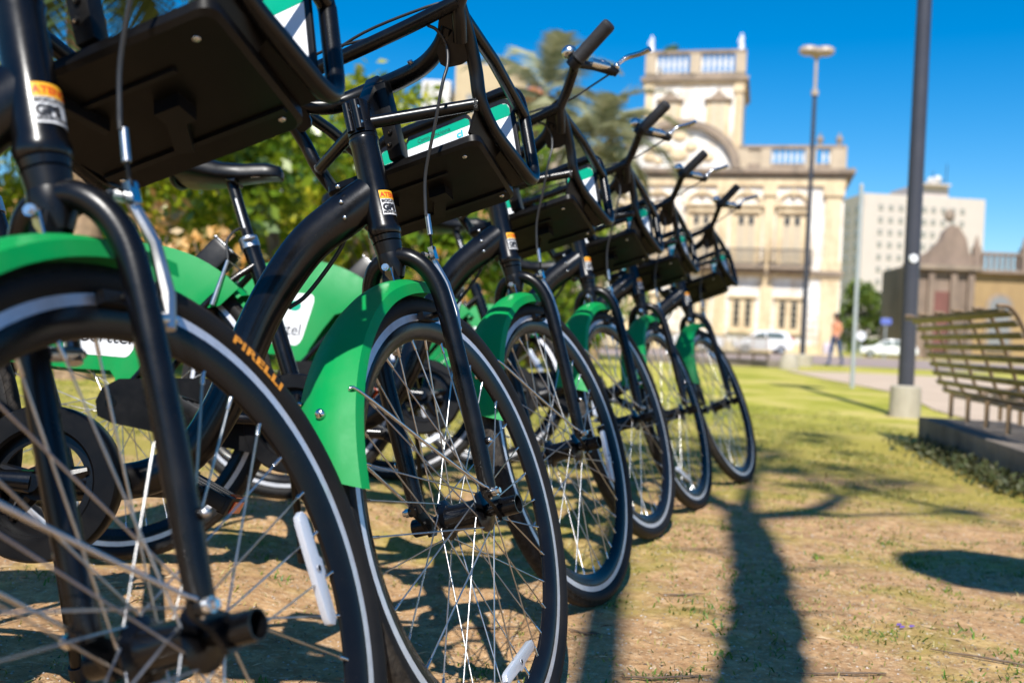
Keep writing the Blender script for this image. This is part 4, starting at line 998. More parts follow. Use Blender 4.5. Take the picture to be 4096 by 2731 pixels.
# ------------------------------------------------------------------ far houses, left of the cream building
def house(name, x0, x1, y, z1, depth, wall, label, wins=(), roof=None, rows=()):
    t = empty(name, ((x0+x1)/2, y, 0)); tag(t, label, 'building'); w = x1-x0
    b = B(wall); b.box((0, depth/2, z1/2), (w, depth, z1)); b.build('wall', t)
    if roof:
        r = B('roof_tile'); r.prism([(-w/2-0.3, z1), (w/2+0.3, z1), (w/2-0.4, z1+roof), (-w/2+0.4, z1+roof)], 'y', -0.3, depth+0.3); r.build('roof', t)
    for (wx, wz, ww, wh) in wins:
        b = B('far_window'); b.box((wx, -0.02, wz), (ww, 0.08, wh)); b.build('window', t)
    return t
house('far_house', -4.1, 0.2, 60, 16.6, 10, 'far_tan_wall', 'tan house rising above the bushes left of the palms', [(-1.0, 14.2, 0.9, 1.1), (0.9, 14.2, 0.9, 1.1), (-1.0, 11.2, 0.9, 1.1), (0.9, 11.2, 0.9, 1.1)], None)
house('far_house', -6.3, -4.5, 62, 16.0, 10, 'far_white_wall', 'low white house above the bushes beside the tan one', [(0.3, 14.0, 0.7, 0.8)], None)
house('far_house', 0.1, 1.1, 57, 14.0, 6, 'far_orange_wall', 'narrow orange house gable between the tan house and the palms', [], 0.7)
house('garden_wall', -13, 0.5, 19.5, 3.0, 0.4, 'far_orange_wall', 'long ochre wall glimpsed through the bushes', [], None)
house('far_house', -30, -14, 48, 5.5, 8, 'far_tan_wall', 'low tan house behind the shrubs at the far left', [(2, 3.5, 1.2, 1.4), (5, 3.5, 1.2, 1.4)], 0.8)

# ------------------------------------------------------------------ cream historic building with tower
BLD = empty('historic_building', (23.75, 73.0, 0)); BLD.rotation_euler = (0, 0, math.pi-R(14))
# local: x runs left along the facade from the right corner, -y... facade outward is +y here
tag(BLD, 'cream and ochre historic building with balustraded tower, round pediment and balconies', 'building')
def bp(mb, name, parent=BLD, bevel=0, smooth=35): return mb.build(name, parent, bevel=bevel, smooth=smooth)
def be(mb, name, parent=BLD, bevel=0, smooth=35): return mb.each(name, parent, bevel=bevel, smooth=smooth)
Wd = 24.0
b = B('stucco_white'); b.box((Wd/2, -7, 6.6), (Wd-0.04, 14, 13.2)); bp(b, 'wall')
b = B('stucco_white'); b.box((11.2, -3.6, 16.9), (7.3, 7.2, 6.8)); tower = bp(b, 'tower')
b = B('stone_weathered')
b.box((11.2, -3.55, 20.35), (8.0, 7.9, 0.28)); b.mat('stucco_ochre').box((11.2, -3.55, 20.08), (7.6, 7.5, 0.26)); bp(b, 'tower_cornice', tower)
b = B('parapet_tan')
for x in (7.85, 11.2, 14.55): b.box((x, -0.15, 21.4), (0.8, 0.5, 1.85))
for x in (7.85, 14.55): b.box((x, -6.9, 21.4), (0.8, 0.5, 1.85))
b.mat('stone_weathered').box((11.2, -0.15, 22.4), (7.5, 0.55, 0.22)); b.box((11.2, -0.15, 20.65), (7.5, 0.5, 0.35))
b.box((7.85, -3.5, 22.4), (0.45, 6.6, 0.2)); b.box((14.55, -3.5, 22.4), (0.45, 6.6, 0.2)); b.box((7.85, -3.5, 20.65), (0.4, 6.6, 0.35)); b.box((14.55, -3.5, 20.65), (0.4, 6.6, 0.35)); be(b, 'parapet', tower)
balm = B('stucco_white'); balm.lathe([(0.10, 0), (0.13, 0.1), (0.07, 0.25), (0.15, 0.75), (0.08, 1.25), (0.13, 1.4), (0.10, 1.5)], 10, 'z')
bal0 = None
def baluster(x, y, z, parent, sc=1.0):
    global bal0
    if bal0 is None:
        bal0 = bp(balm, 'baluster', parent, smooth=60); o = bal0
    else:
        o = bal0.copy(); col.objects.link(o); o.parent = parent
    o.matrix_local = Matrix.Translation((x, y, z)) @ Matrix.Scale(sc, 4)
for x0 in (8.55, 11.95):
    for k in range(7): baluster(x0+k*0.42, -0.15, 20.82, tower, 0.98)
for k in range(9):
    baluster(7.85, -1.0-k*0.62, 20.82, tower, 0.98); baluster(14.55, -1.0-k*0.62, 20.82, tower, 0.98)
for x in (7.85, 14.55):
    s = B('statue_white'); z0 = 22.5; SS = 0.8
    s.lathe([(0.30, z0), (0.26, z0+0.12), (0.22, z0+0.2), (0.27, z0+0.5), (0.17, z0+0.85), (0.24, z0+1.05), (0.22, z0+1.2), (0.07, z0+1.27), (0.13, z0+1.40), (0.12, z0+1.52), (0.02, z0+1.60)], 14, 'z', M=Matrix.Translation((x, -0.15, 0))); s.tube([(x+0.2, -0.15, z0+1.1), (x+0.34, -0.05, z0+0.75), (x+0.15, 0.1, z0+0.7)], 0.06, 8)
    s.v = [(x+(vx-x)*SS, vy, z0+(vz-z0)*SS) for vx, vy, vz in s.v]; bp(s, 'statue', tower, smooth=60)
sh_ = B('leaf_green'); V, Fc = leaf_cloud(clump_points([(13.3, -0.6, 22.7, 0.45), (12.9, -0.5, 22.85, 0.4)], 900), 0.05, 0.12); sh_.add([tuple(v) for v in V], [tuple(f) for f in Fc]); bp(sh_, 'roof_bush', tower, smooth=0)
def win_tower(x):
    b = B('stucco_ochre'); b.box((x, 0.05, 17.1), (1.75, 0.2, 3.7)); b.mat('stone_weathered').box((x, 0.16, 18.75), (2.1, 0.42, 0.16)); b.prism([(x-0.75, 18.84), (x+0.75, 18.84), (x+0.15, 19.35), (x, 19.7), (x-0.15, 19.35)], 'y', 0.05, 0.22)
    f = bp(b, 'window', tower)
    b = B('shutter_wood')
    for dx in (-0.28, 0.28): b.box((x+dx, 0.17, 17.0), (0.44, 0.06, 3.1))
    be(b, 'shutter', f)
for x in (9.35, 12.95): win_tower(x)
b = B('stucco_ochre')
for x in (7.85, 14.55):
    b.box((x, 0.06, 16.8), (0.55, 0.2, 6.4)); b.box((x, 0.12, 19.6), (0.8, 0.3, 0.55))
be(b, 'pilaster', tower)
# main cornice and parapet
b = B('stone_weathered'); b.box((Wd/2, -6.9, 13.42), (Wd+1.3, 15.1, 0.34)); b.box((Wd/2, -6.95, 13.12), (Wd+0.7, 14.6, 0.26)); bp(b, 'cornice')
b = B('stucco_ochre'); b.box((Wd/2, 0.1, 12.65), (Wd+0.1, 0.3, 0.6)); bp(b, 'frieze')
b = B('parapet_tan')
for x in (0.55, 2.5, 5.7, 7.4, 16.9, 18.6, 21.8, 23.45): b.box((x, 0, 14.4), (0.75 if x not in (0.55, 23.45) else 1.1, 0.55, 1.75))
b.mat('stone_weathered').box((3.9, 0, 15.2), (7.6, 0.6, 0.24)); b.box((20.2, 0, 15.2), (7.4, 0.6, 0.24)); b.box((3.9, 0, 13.78), (7.6, 0.5, 0.4)); b.box((20.2, 0, 13.78), (7.4, 0.5, 0.4))
b.mat('parapet_tan').box((6.55, 0, 14.4), (1.6, 0.3, 1.3)); b.box((17.7, 0, 14.4), (1.6, 0.3, 1.3)); be(b, 'roof_parapet')
for a0, n_ in ((3.05, 6), (19.2, 6), (1.2, 2)):
    for k in range(n_): baluster(a0+k*0.42, 0, 13.96, BLD, 0.75)
for x in (0.55, 1.9, 23.45):
    s = B('stone_weathered'); s.lathe([(0.22, 15.3), (0.12, 15.45), (0.28, 15.75), (0.20, 15.95), (0.06, 16.05), (0.08, 16.15), (0.01, 16.3)], 12, 'z', M=Matrix.Translation((x, 0, 0))); bp(s, 'urn', smooth=60)
# round pediment
cxp, rp = 12.1, 4.45
def arcpts(r, a0, a1, n=20, sq=0.80): return [(cxp+r*math.cos(R(a)), 13.55+r*sq*math.sin(R(a))) for a in np.linspace(a0, a1, n)]
b = B('stucco_white'); b.prism(arcpts(rp-0.4, 0, 180), 'y', -0.3, 0.25); ped = bp(b, 'pediment')
b = B('stone_weathered'); o1 = arcpts(rp+0.15, 0, 180, 24); i1 = arcpts(rp-0.45, 0, 180, 24)[::-1]
n = 24; vs = [(p[0], t, p[1]) for t in (-0.4, 0.75) for p in (o1+i1)]; fs = []
for i in range(n-1):
    j = 2*n-1-i; fs += [(i, i+1, j-1, j), (2*n+i, 2*n+j, 2*n+j-1, 2*n+i+1), (i, 2*n+i, 2*n+i+1, i+1), (j, j-1, 2*n+j-1, 2*n+j)]
fs += [(0, 2*n-1, 4*n-1, 2*n), (n-1, 3*n-1, 3*n, n)]
b.add(vs, fs); bp(b, 'pediment_arch', ped)
b = B('stucco_ochre')
for (dx, dz, r) in ((0, 2.3, 0.55), (-0.9, 1.5, 0.5), (0.9, 1.4, 0.5), (0, 0.9, 0.7), (-2.2, 0.7, 0.45), (2.2, 0.7, 0.5), (-1.5, 0.4, 0.35), (1.5, 0.4, 0.35), (0.3, 3.0, 0.25), (-0.3, 3.0, 0.25)): b.ball((cxp+dx, 0.28, 13.7+dz), r, 8, (1, 0.35, 0.75))
b.box((cxp+1.6, 0.35, 15.0), (1.5, 0.3, 0.14)); be(b, 'relief', ped, smooth=60)
# facade bays
PX = [0.6, 5.3, 8.55, 15.4, 18.7, 23.4]
b = B('stucco_ochre')
for x in (0.75, 5.25, 8.6, 15.2, 18.6, 23.25):
    w_ = 1.1 if x in (0.75, 23.25) else 0.75
    b.box((x, 0.10, 9.0), (w_, 0.26, 5.7)); b.box((x, 0.18, 12.0), (w_*1.35, 0.42, 0.75)); b.box((x, 0.15, 6.45), (w_*1.25, 0.36, 0.8)); b.box((x, 0.06, 3.0), (w_*1.2, 0.2, 5.9))
be(b, 'facade_pilaster')
b = B('stone_weathered'); b.box((Wd/2, 0.18, 6.0), (Wd+0.3, 0.45, 0.30)); b.mat('stucco_ochre').box((Wd/2, 0.1, 5.72), (Wd+0.1, 0.28, 0.26)); b.box((Wd/2, 0.08, 0.35), (Wd+0.1, 0.25, 0.7)); bp(b, 'string_course')
def bay(x):
    b = B('stucco_ochre'); b.box((x, 0.06, 8.55), (1.95, 0.2, 4.1))
    oo = [(x+1.22*math.cos(R(a)), 10.95+0.98*math.sin(R(a))) for a in np.linspace(0, 180, 17)]; ii = [(x+1.0*math.cos(R(a)), 10.95+0.78*math.sin(R(a))) for a in np.linspace(180, 0, 17)]
    for k in range(16): b.prism([oo[k], oo[k+1], ii[15-k], ii[16-k]], 'y', 0.0, 0.34)
    b.box((x, 0.22, 10.86), (2.6, 0.5, 0.16)); b.mat('stucco_white').prism(oo, 'y', 0.02, 0.10)
    b.mat('stucco_ochre').ball((x, 0.36, 11.78), 0.26, 6, (0.8, 0.6, 1.2)); b.box((x, 0.24, 10.45), (2.1, 0.3, 0.22)); b.box((x-1.05, 0.2, 8.5), (0.16, 0.3, 3.8)); b.box((x+1.05, 0.2, 8.5), (0.16, 0.3, 3.8))
    f = bp(b, 'arched_window')
    b = B('shutter_wood')
    for dx in (-0.36, 0.36): b.box((x+dx, 0.19, 8.3), (0.62, 0.08, 3.5))
    for dx in (-0.36, 0.36):
        for k in range(9): b.box((x+dx, 0.245, 6.9+k*0.34), (0.5, 0.03, 0.05))
    be(b, 'shutter', f)
    b = B('window_dark')
    for dx in (-0.36, 0.36): b.box((x+dx, 0.25, 9.75), (0.32, 0.05, 0.6))
    be(b, 'pane', f)
    b = B('stone_weathered'); b.box((x, 0.62, 6.28), (3.0, 1.15, 0.22)); b.box((x, 0.50, 6.05), (2.6, 0.8, 0.22)); b.mat('iron_dark').box((x, 1.14, 7.55), (3.0, 0.07, 0.09)); b.box((x, 1.14, 6.5), (3.0, 0.06, 0.06))
    for k in range(19): b.box((x-1.44+k*0.16, 1.14, 7.0), (0.05, 0.05, 1.1))
    for s in (-1, 1):
        for k in range(6): b.box((x+s*1.46, 0.2+k*0.17, 7.0), (0.05, 0.05, 1.1))
        b.box((x+s*1.46, 0.62, 7.55), (0.07, 1.1, 0.09))
    bp(b, 'balcony')
    b = B('stucco_ochre'); b.box((x, 0.05, 2.75), (1.9, 0.18, 2.5)); b.box((x, 0.14, 4.12), (2.15, 0.36, 0.2)); b.box((x, 0.14, 1.52), (2.1, 0.34, 0.16)); f2 = bp(b, 'lower_window')
    b = B('window_dark')
    for dx in (-0.42, 0.42): b.box((x+dx, 0.15, 2.85), (0.40, 0.05, 1.95))
    be(b, 'pane', f2)
    b = B('shutter_wood')
    for dx in (-0.42, 0.42):
        for k in range(4): b.box((x+dx, 0.19, 2.15+k*0.48), (0.40, 0.04, 0.05))
    be(b, 'muntin', f2)
for x in (3.6, 6.9, 10.2, 13.5, 16.8, 20.1): bay(x)
b = B('stucco_white')
for k in range(9): b.box((Wd/2, 0.03, 0.95+k*0.55), (Wd, 0.06, 0.46))
be(b, 'rusticated_course', smooth=0)

# ------------------------------------------------------------------ apartment tower
ap = empty('apartment_tower', (79.2, 230, 0)); ap.rotation_euler = (0, 0, R(4)); tag(ap, 'tall pale apartment tower with rows of small windows behind the lamp poles', 'building')
b = B('concrete_tower'); b.box((14.5, 8, 18.2), (29, 16, 36.4)); b.box((16.8, 8, 37.4), (8.6, 12, 3.6)); b.build('wall', ap)
b = B('concrete_tower'); b.box((16.8, 2, 39.4), (8.2, 3, 0.4)); b.mat('iron_dark')
for x, h in ((13.5, 2.0), (15.0, 1.2), (17.2, 3.0), (19.5, 1.5), (20.4, 5.0)): b.box((x, 2, 39.5+h/2), (0.14, 0.14, h))
b.mat('far_white_wall').ball((18.3, 2, 40.8), 0.9, 8); b.ball((16.6, 2, 40.5), 0.7, 8); b.box((17.4, 2, 40.2), (3, 0.3, 0.9)); b.each('roof_antenna', ap)
wm = B('far_window'); wm.box((0, -0.05, 0), (1.0, 0.2, 1.25)); w0 = wm.build('window', ap); first = True
for ci, cx in enumerate((4.2, 6.6, 9.0, 11.2, 14.6, 16.7, 19.0, 21.4, 23.6)):
    for r_ in range(12):
        if first: o = w0; first = False
        else: o = w0.copy(); col.objects.link(o); o.parent = ap
        o.matrix_local = Matrix.Translation((cx, 0, 2.0+r_*2.85))
wm = B('far_window'); wm.box((-0.05, 0, 0), (0.2, 1.2, 1.3)); w0 = wm.build('side_window', ap); first = True
for cy in (3.0, 8.0, 13.0):
    for r_ in range(12):
        if first: o = w0; first = False
        else: o = w0.copy(); col.objects.link(o); o.parent = ap
        o.matrix_local = Matrix.Translation((0, cy, 2.0+r_*2.85))

# ------------------------------------------------------------------ dark historic market at the right
mk = empty('market_building', (33.0, 84, 0)); mk.rotation_euler = (0, 0, R(-6)); tag(mk, 'dark brown neoclassical building with gabled front and ochre wing at the right edge', 'building')
b = B('brown_stone'); b.box((2.6, 4, 3.9), (5.4, 8, 7.8)); b.prism([(-0.4, 7.8), (5.8, 7.8), (5.6, 9.0), (5.2, 8.6), (4.8, 9.0), (4.5, 10.2), (3.9, 11.1), (3.3, 11.3), (2.8, 10.8), (2.5, 10.0), (1.6, 9.0), (0.8, 8.6), (0.2, 8.3)], 'y', -0.1, 1.0); b.build('gable_front', mk)
b = B('stone_weathered'); b.box((2.6, -0.3, 7.7), (6.2, 0.8, 0.4)); b.ball((3.2, 0.4, 12.1), 0.45, 8, (1, 0.7, 1.2)); b.each('gable_cornice', mk)
b = B('brown_stone')
for x in (0.2, 1.8, 3.6, 5.0): b.box((x, -0.2, 3.6), (0.5, 0.4, 7.2))
b.each('column', mk)
b = B('red_wall'); b.box((2.7, -0.05, 3.2), (1.2, 0.15, 5.0)); b.build('door', mk)
b = B('ochre_wall'); b.box((9.0, 3, 3.7), (7.6, 6, 7.4)); b.build('wing', mk)
b = B('brown_stone'); b.box((9.0, -0.2, 7.5), (7.8, 0.8, 0.3)); b.box((9.0, 0.1, 9.0), (7.8, 0.5, 0.25))
for k in range(17): b.box((5.5+k*0.45, 0.1, 8.35), (0.2, 0.3, 1.2))
for x in (5.4, 9.2, 12.7): b.box((x, 0.1, 8.5), (0.6, 0.6, 2.0)); b.tube([(x, 0.1, 9.5), (x, 0.1, 10.5)], [0.28, 0.05], 8)
b.each('wing_parapet', mk)
for x in (7.4, 10.9):
    b = B('stone_weathered'); b.prism([(x-1.1, 0.8), (x+1.1, 0.8)]+[(x+1.1*math.cos(R(a)), 4.6+1.1*math.sin(R(a))) for a in np.linspace(0, 180, 13)], 'y', -0.15, 0.05); f = b.build('arched_window', mk)
    b = B('window_grey'); b.prism([(x-0.8, 1.0), (x+0.8, 1.0)]+[(x+0.8*math.cos(R(a)), 4.6+0.8*math.sin(R(a))) for a in np.linspace(0, 180, 13)], 'y', -0.20, -0.10); b.build('pane', f)
b = B('red_wall'); b.box((16.8, 0.5, 4.3), (8.2, 9, 8.6)); b.mat('brown_stone').box((16.8, -3.9, 8.9), (8.8, 0.8, 0.6)); b.box((16.8, -4.05, 3.0), (8.4, 0.3, 5.4))
for x in (13.2, 15.4, 17.6, 19.8): b.box((x, -4.2, 3.5), (0.6, 0.4, 7.0))
b.each('corner_block', mk)

# ------------------------------------------------------------------ trees right of the cream building
tree('street_tree', (37.8, 108, 0), 8.0, 3.2, 'leaf_street', 'rounded green tree between the cream building and the near lamp pole', 'tree', 'street trees far behind the plaza', 0.2, 34, 110, (0.15, 0.32), 0.15)
tree('street_tree', (40.8, 103, 0), 5.0, 2.6, 'leaf_street', 'low dark green tree beside the small blue sign', 'tree', 'street trees far behind the plaza', 0.15, 30, 110, (0.13, 0.28), 0.1)
tree('street_tree', (34.5, 112, 0), 6.6, 2.4, 'leaf_street', 'slim green tree tight against the cream building corner', 'tree', 'street trees far behind the plaza', 0.15, 30, 110, (0.15, 0.3), 0.1)

# ------------------------------------------------------------------ poles
t = empty('lamp_post', (3.56, 9.0, 0)); tag(t, 'thick dark lamp pole on a round concrete foot, running out of the top edge', 'lamp post')
b = B('pole_grey'); b.tube([(0, 0, 0.28), (0, 0, 3.0), (0, 0, 6.5)], [0.070, 0.066, 0.055], 20); b.build('pole', t, smooth=60)
b = B('concrete_base'); b.lathe([(0.0, 0.28), (0.11, 0.285), (0.130, 0.27), (0.135, 0.1), (0.137, -0.05)], 28, 'z'); b.build('foot', t, smooth=40)
b = B('vinyl_white'); 
sx_, sz_ = -0.020, 1.42
b.lathe([(0.0, -0.0745), (0.036, -0.0735), (0.040, -0.066), (0.040, -0.050)], 24, 'y', M=Matrix.Translation((sx_+0.01, 0, sz_))); b.build('badge', t, smooth=40)
b = B('lamp_head'); b.tube([(0, 0, 6.5), (0, 0, 7.0)], 0.05, 14); b.lathe([(0.0, 7.2), (0.35, 7.15), (0.42, 7.05), (0.30, 7.0), (0, 6.98)], 24, 'z'); b.build('lamp_head', t, smooth=60)
def lamp(loc, label, grp=None):
    t = empty('lamp_post', loc); tag(t, label, 'lamp post', grp)
    b = B('pole_grey'); b.tube([(0, 0, 0.35), (0, 0, 3.0), (0, 0, 8.1)], [0.085, 0.075, 0.060], 16); b.build('pole', t, smooth=60)
    b = B('lamp_head'); b.tube([(0, 0, 8.1), (0, 0, 8.25)], 0.11, 12); b.tube([(0, 0, 8.2), (0, 0, 9.2)], [0.05, 0.045], 12); b.tube([(0, 0, 9.2), (0, 0, 9.36)], [0.06, 0.25], 12); b.build('extension', t, smooth=60)
    b = B('lamp_head')
    for x in (-0.24, 0.24): b.lathe([(0, 9.54), (0.22, 9.53), (0.28, 9.48), (0.28, 9.38), (0.20, 9.32), (0, 9.31)], 20, 'z', M=Matrix.Translation((x, 0, 0)))
    b.box((0, 0, 9.45), (0.5, 0.3, 0.12)); b.build('lamp_head', t, smooth=50)
    b = B('concrete_base'); b.lathe([(0.0, 0.36), (0.26, 0.36), (0.30, 0.32), (0.31, -0.05)], 24, 'z'); b.build('foot', t, smooth=40)
    return t
lamp((8.72, 30.0, 0), 'slim dark lamp post with a twin disc head in front of the cream building')
t = empty('sign_pole', (5.16, 15.1, 0)); tag(t, 'thin pale grey metal post standing on the grass by the path', 'post')
b = B('pole_light'); b.tube([(0, 0, -0.05), (0, 0, 3.05)], 0.032, 14); b.build('post', t, smooth=60); b = B('pole_light'); b.tube([(0, 0, 3.05), (0, 0, 3.08)], [0.034, 0.02], 12); b.build('cap', t, smooth=60)
t = empty('street_sign', (21.6, 58, 0)); tag(t, 'small blue street sign on a post in front of the green trees', 'sign')
b = B('pole_light'); b.tube([(0, 0, 0), (0, 0, 2.5)], 0.04, 10); b.build('post', t); b = B('sign_blue'); b.box((0, -0.05, 2.25), (0.62, 0.04, 0.34)); b.build('plate', t, bevel=0.01)
t = empty('round_sign', (20.2, 58, 0)); tag(t, 'small round pale sign left of the blue street sign', 'sign')
b = B('pole_light'); b.tube([(0, 0, 0), (0, 0, 1.3)], 0.04, 10); b.build('post', t); b = B('vinyl_white'); b.lathe([(0, -0.03), (0.27, -0.03), (0.27, 0.03), (0, 0.03)], 24, 'y', M=Matrix.Translation((0, -0.06, 1.35))); b.build('plate', t)
s = B('concrete_base'); s.lathe([(0, 0.42), (0.16, 0.38), (0.24, 0.2), (0.25, -0.05)], 16, 'z', M=Matrix.Translation((7.0, 25.2, 0))); tag(s.build('bollard', smooth=50), 'low round pale stone bollard at the end of the far bench wall', 'bollard')

# ------------------------------------------------------------------ benches
def bench(loc, rz, L, label, nrib=6):
    t = empty('park_bench', loc, rz); tag(t, label, 'bench', 'slatted park benches on low walls')
    # local: x along the bench, y = towards the seat front, z up. backrest leans to -y
    prof = smooth_path([(0, 0.43, 0.40), (0, 0.38, 0.375), (0, 0.20, 0.335), (0, 0.06, 0.335), (0, -0.02, 0.40), (0, -0.07, 0.52), (0, -0.125, 0.66), (0, -0.17, 0.76), (0, -0.215, 0.815), (0, -0.27, 0.82)], 4)
    ribm = B('bench_iron'); ribm.tube(prof, 0.016, 8, flat=0.6)
    rib0 = ribm.build('rib', t, smooth=60)
    for k in range(nrib):
        o = rib0 if k == 0 else rib0.copy()
        if k: col.objects.link(o); o.parent = t
        o.matrix_local = Matrix.Translation((L*k/(nrib-1), 0, 0))
    d = [0]; 
    for i in range(1, len(prof)): d.append(d[-1]+(prof[i]-prof[i-1]).length)
    ns = 17; sl0 = None
    for k in range(ns):
        q = d[-1]*(k+0.3)/(ns-0.4); j = min(len(d)-2, max(i for i in range(len(d)) if d[i] <= q+1e-9)); f = (q-d[j])/(d[j+1]-d[j]+1e-9)
        p = prof[j].lerp(prof[j+1], min(1, f)); tg = (prof[j+1]-prof[j]).normalized(); ang = math.atan2(tg.z, tg.y)
        if sl0 is None:
            sb = B('bench_wood'); sb.box((0, 0, 0), (L+0.04, 0.030, 0.016)); sl0 = sb.build('slat', t, bevel=0.003); o = sl0
        else: o = sl0.copy(); col.objects.link(o); o.parent = t
        nv = Vector((0, -math.sin(ang), math.cos(ang)))*(0.020)
        o.matrix_local = Matrix.Translation(Vector((L/2, p.y, p.z))+nv) @ Matrix.Rotation(ang, 4, 'X')
    lg0 = None
    for k in range(nrib):
        for yy in (0.04, 0.34):
            if lg0 is None:
                lb2 = B('bench_iron'); lb2.tube([(0, 0, 0), (0, 0, 0.17)], 0.014, 8); lg0 = lb2.build('leg', t, smooth=60); o = lg0
            else: o = lg0.copy(); col.objects.link(o); o.parent = t
            o.matrix_local = Matrix.Translation((L*k/(nrib-1), yy, 0.175))
    return t
ang = math.atan2(6.5-4.6, 2.83-2.50)
bench((2.50+0.02, 4.62, 0), ang-math.pi*0, 1.95, 'brown slatted park bench on a low concrete wall at the right edge, seen from behind', 6)
BN = scene.objects['park_bench']; BN.matrix_world = Matrix.Translation((2.82, 6.48, 0)) @ Matrix.Rotation(ang+math.pi, 4, 'Z')
b = B('plinth_concrete'); pa, pb_ = Vector((2.63, 6.42, 0)), Vector((1.90, 2.3, 0)); u = (pb_-pa).normalized(); w = Vector((-u.y, u.x, 0))
pts = [pa, pb_, pb_+w*0.55, pa+w*0.55]; b.add([(p.x, p.y, -0.05) for p in pts]+[(p.x, p.y, 0.175) for p in pts], [(0, 1, 2, 3), (4, 5, 6, 7), (0, 1, 5, 4), (1, 2, 6, 5), (2, 3, 7, 6), (3, 0, 4, 7)])
tag(b.build('bench_wall', bevel=0.008), 'long low dark concrete wall carrying the near bench', 'wall')
bench((5.0, 26.4, 0.0), 0, 2.6, 'far slatted bench on a low wall in front of the white car', 8)
B2 = scene.objects['park_bench.001']; B2.matrix_world = Matrix.Translation((6.75, 26.4, 0)) @ Matrix.Rotation(math.pi-0.15, 4, 'Z')
b = B('plinth_concrete'); b.box((5.1, 26.6, 0.08), (3.9, 0.55, 0.22)); tag(b.build('bench_wall', bevel=0.01), 'low concrete wall under the far bench by the bollard', 'wall')
bench((2.0, 25.0, 0.0), 0, 2.6, 'far slatted bench glimpsed through the wheels of the last bicycles', 8)
B3 = scene.objects['park_bench.002']; B3.matrix_world = Matrix.Translation((3.2, 26.0, 0)) @ Matrix.Rotation(math.pi-0.1, 4, 'Z')

# weeds beside the near bench wall
n = 1500; tt = rng.random(n)**0.8; side_ = np.abs(rng.normal(0, 0.10, n))*(1.2-0.6*tt); wx = 2.60-tt*0.40-side_; wy = 6.3-tt*2.1+rng.normal(0, 0.10, n)
P_ = np.stack([wx, wy, rng.uniform(0.0, 0.085, n)*np.exp(-side_*2.5)+0.004], 1); V, Fc = leaf_cloud(P_, 0.008, 0.020)
mesh_np('weeds', V, Fc, ['weed_dark'], 'stuff')

# ------------------------------------------------------------------ cars
def car(loc, rz, label, hatch=True):
    t = empty('parked_car', loc, rz); tag(t, label, 'car', 'white cars parked beyond the plaza')
    L_, H = (3.9, 1.52) if hatch else (4.3, 1.42)
    if hatch: side = [(0.05, 0.35), (0.0, 0.62), (0.12, 0.80), (0.85, 0.92), (1.45, 1.38), (1.9, 1.50), (3.0, 1.52), (3.55, 1.42), (3.80, 1.0), (3.9, 0.75), (3.88, 0.32), (3.35, 0.25), (0.5, 0.25)]
    else: side = [(0.05, 0.33), (0.0, 0.58), (0.15, 0.74), (1.1, 0.88), (1.75, 1.32), (2.2, 1.42), (2.9, 1.40), (3.5, 1.02), (4.15, 0.94), (4.3, 0.72), (4.28, 0.32), (3.6, 0.24), (0.5, 0.24)]
    b = B('car_white'); b.prism(side, 'y', -0.82, 0.82); b.build('body', t, bevel=0.07, smooth=50, seg=3)
    for s in (-1, 1):
        y = s*0.826
        wins = [[(1.15, 0.98), (1.55, 1.34), (2.05, 1.42), (2.05, 0.98)], [(2.15, 0.98), (2.15, 1.42), (2.95, 1.42), (3.25, 1.30), (3.35, 0.98)]] if hatch else [[(1.40, 0.93), (1.82, 1.26), (2.35, 1.33), (2.35, 0.93)], [(2.45, 0.93), (2.45, 1.33), (2.85, 1.32), (3.25, 1.0), (3.2, 0.93)]]
        for w_ in wins: b = B('car_glass'); b.prism(w_, 'y', y-s*0.03, y); b.build('window', t, bevel=0.01)
        for wx_ in (0.78, 3.12 if hatch else 3.45):
            b = B('tyre_rubber'); b.lathe([(0.19, -0.09), (0.30, -0.09), (0.31, 0), (0.30, 0.09), (0.19, 0.09)], 24, M=Matrix.Translation((wx_, s*0.76, 0.30))); w_o = b.build('wheel', t, smooth=50)
            b = B('alloy'); b.lathe([(0, 0.04*s), (0.06, 0.09*s), (0.19, 0.08*s)], 20, M=Matrix.Translation((wx_, s*0.76, 0.30))); b.build('rim', w_o, smooth=50)
        b = B('car_light_red'); b.box((3.84 if hatch else 4.22, s*0.70, 0.98 if hatch else 0.78), (0.10, 0.2, 0.32 if hatch else 0.14)); b.build('tail_light', t, bevel=0.02)
        b = B('steel'); b.box((0.10, s*0.62, 0.68), (0.14, 0.3, 0.14)); b.build('headlight', t, bevel=0.02)
    return t
car((14.7, 67, 0.01), R(-2), 'white hatchback parked in front of the cream building')
car((27.4, 79, 0.01), R(-14), 'low white car parked by the trees behind the near lamp pole', False)
car((9.5, 66, 0.01), R(2), 'white car glimpsed through the wheel of the fourth bicycle', False)

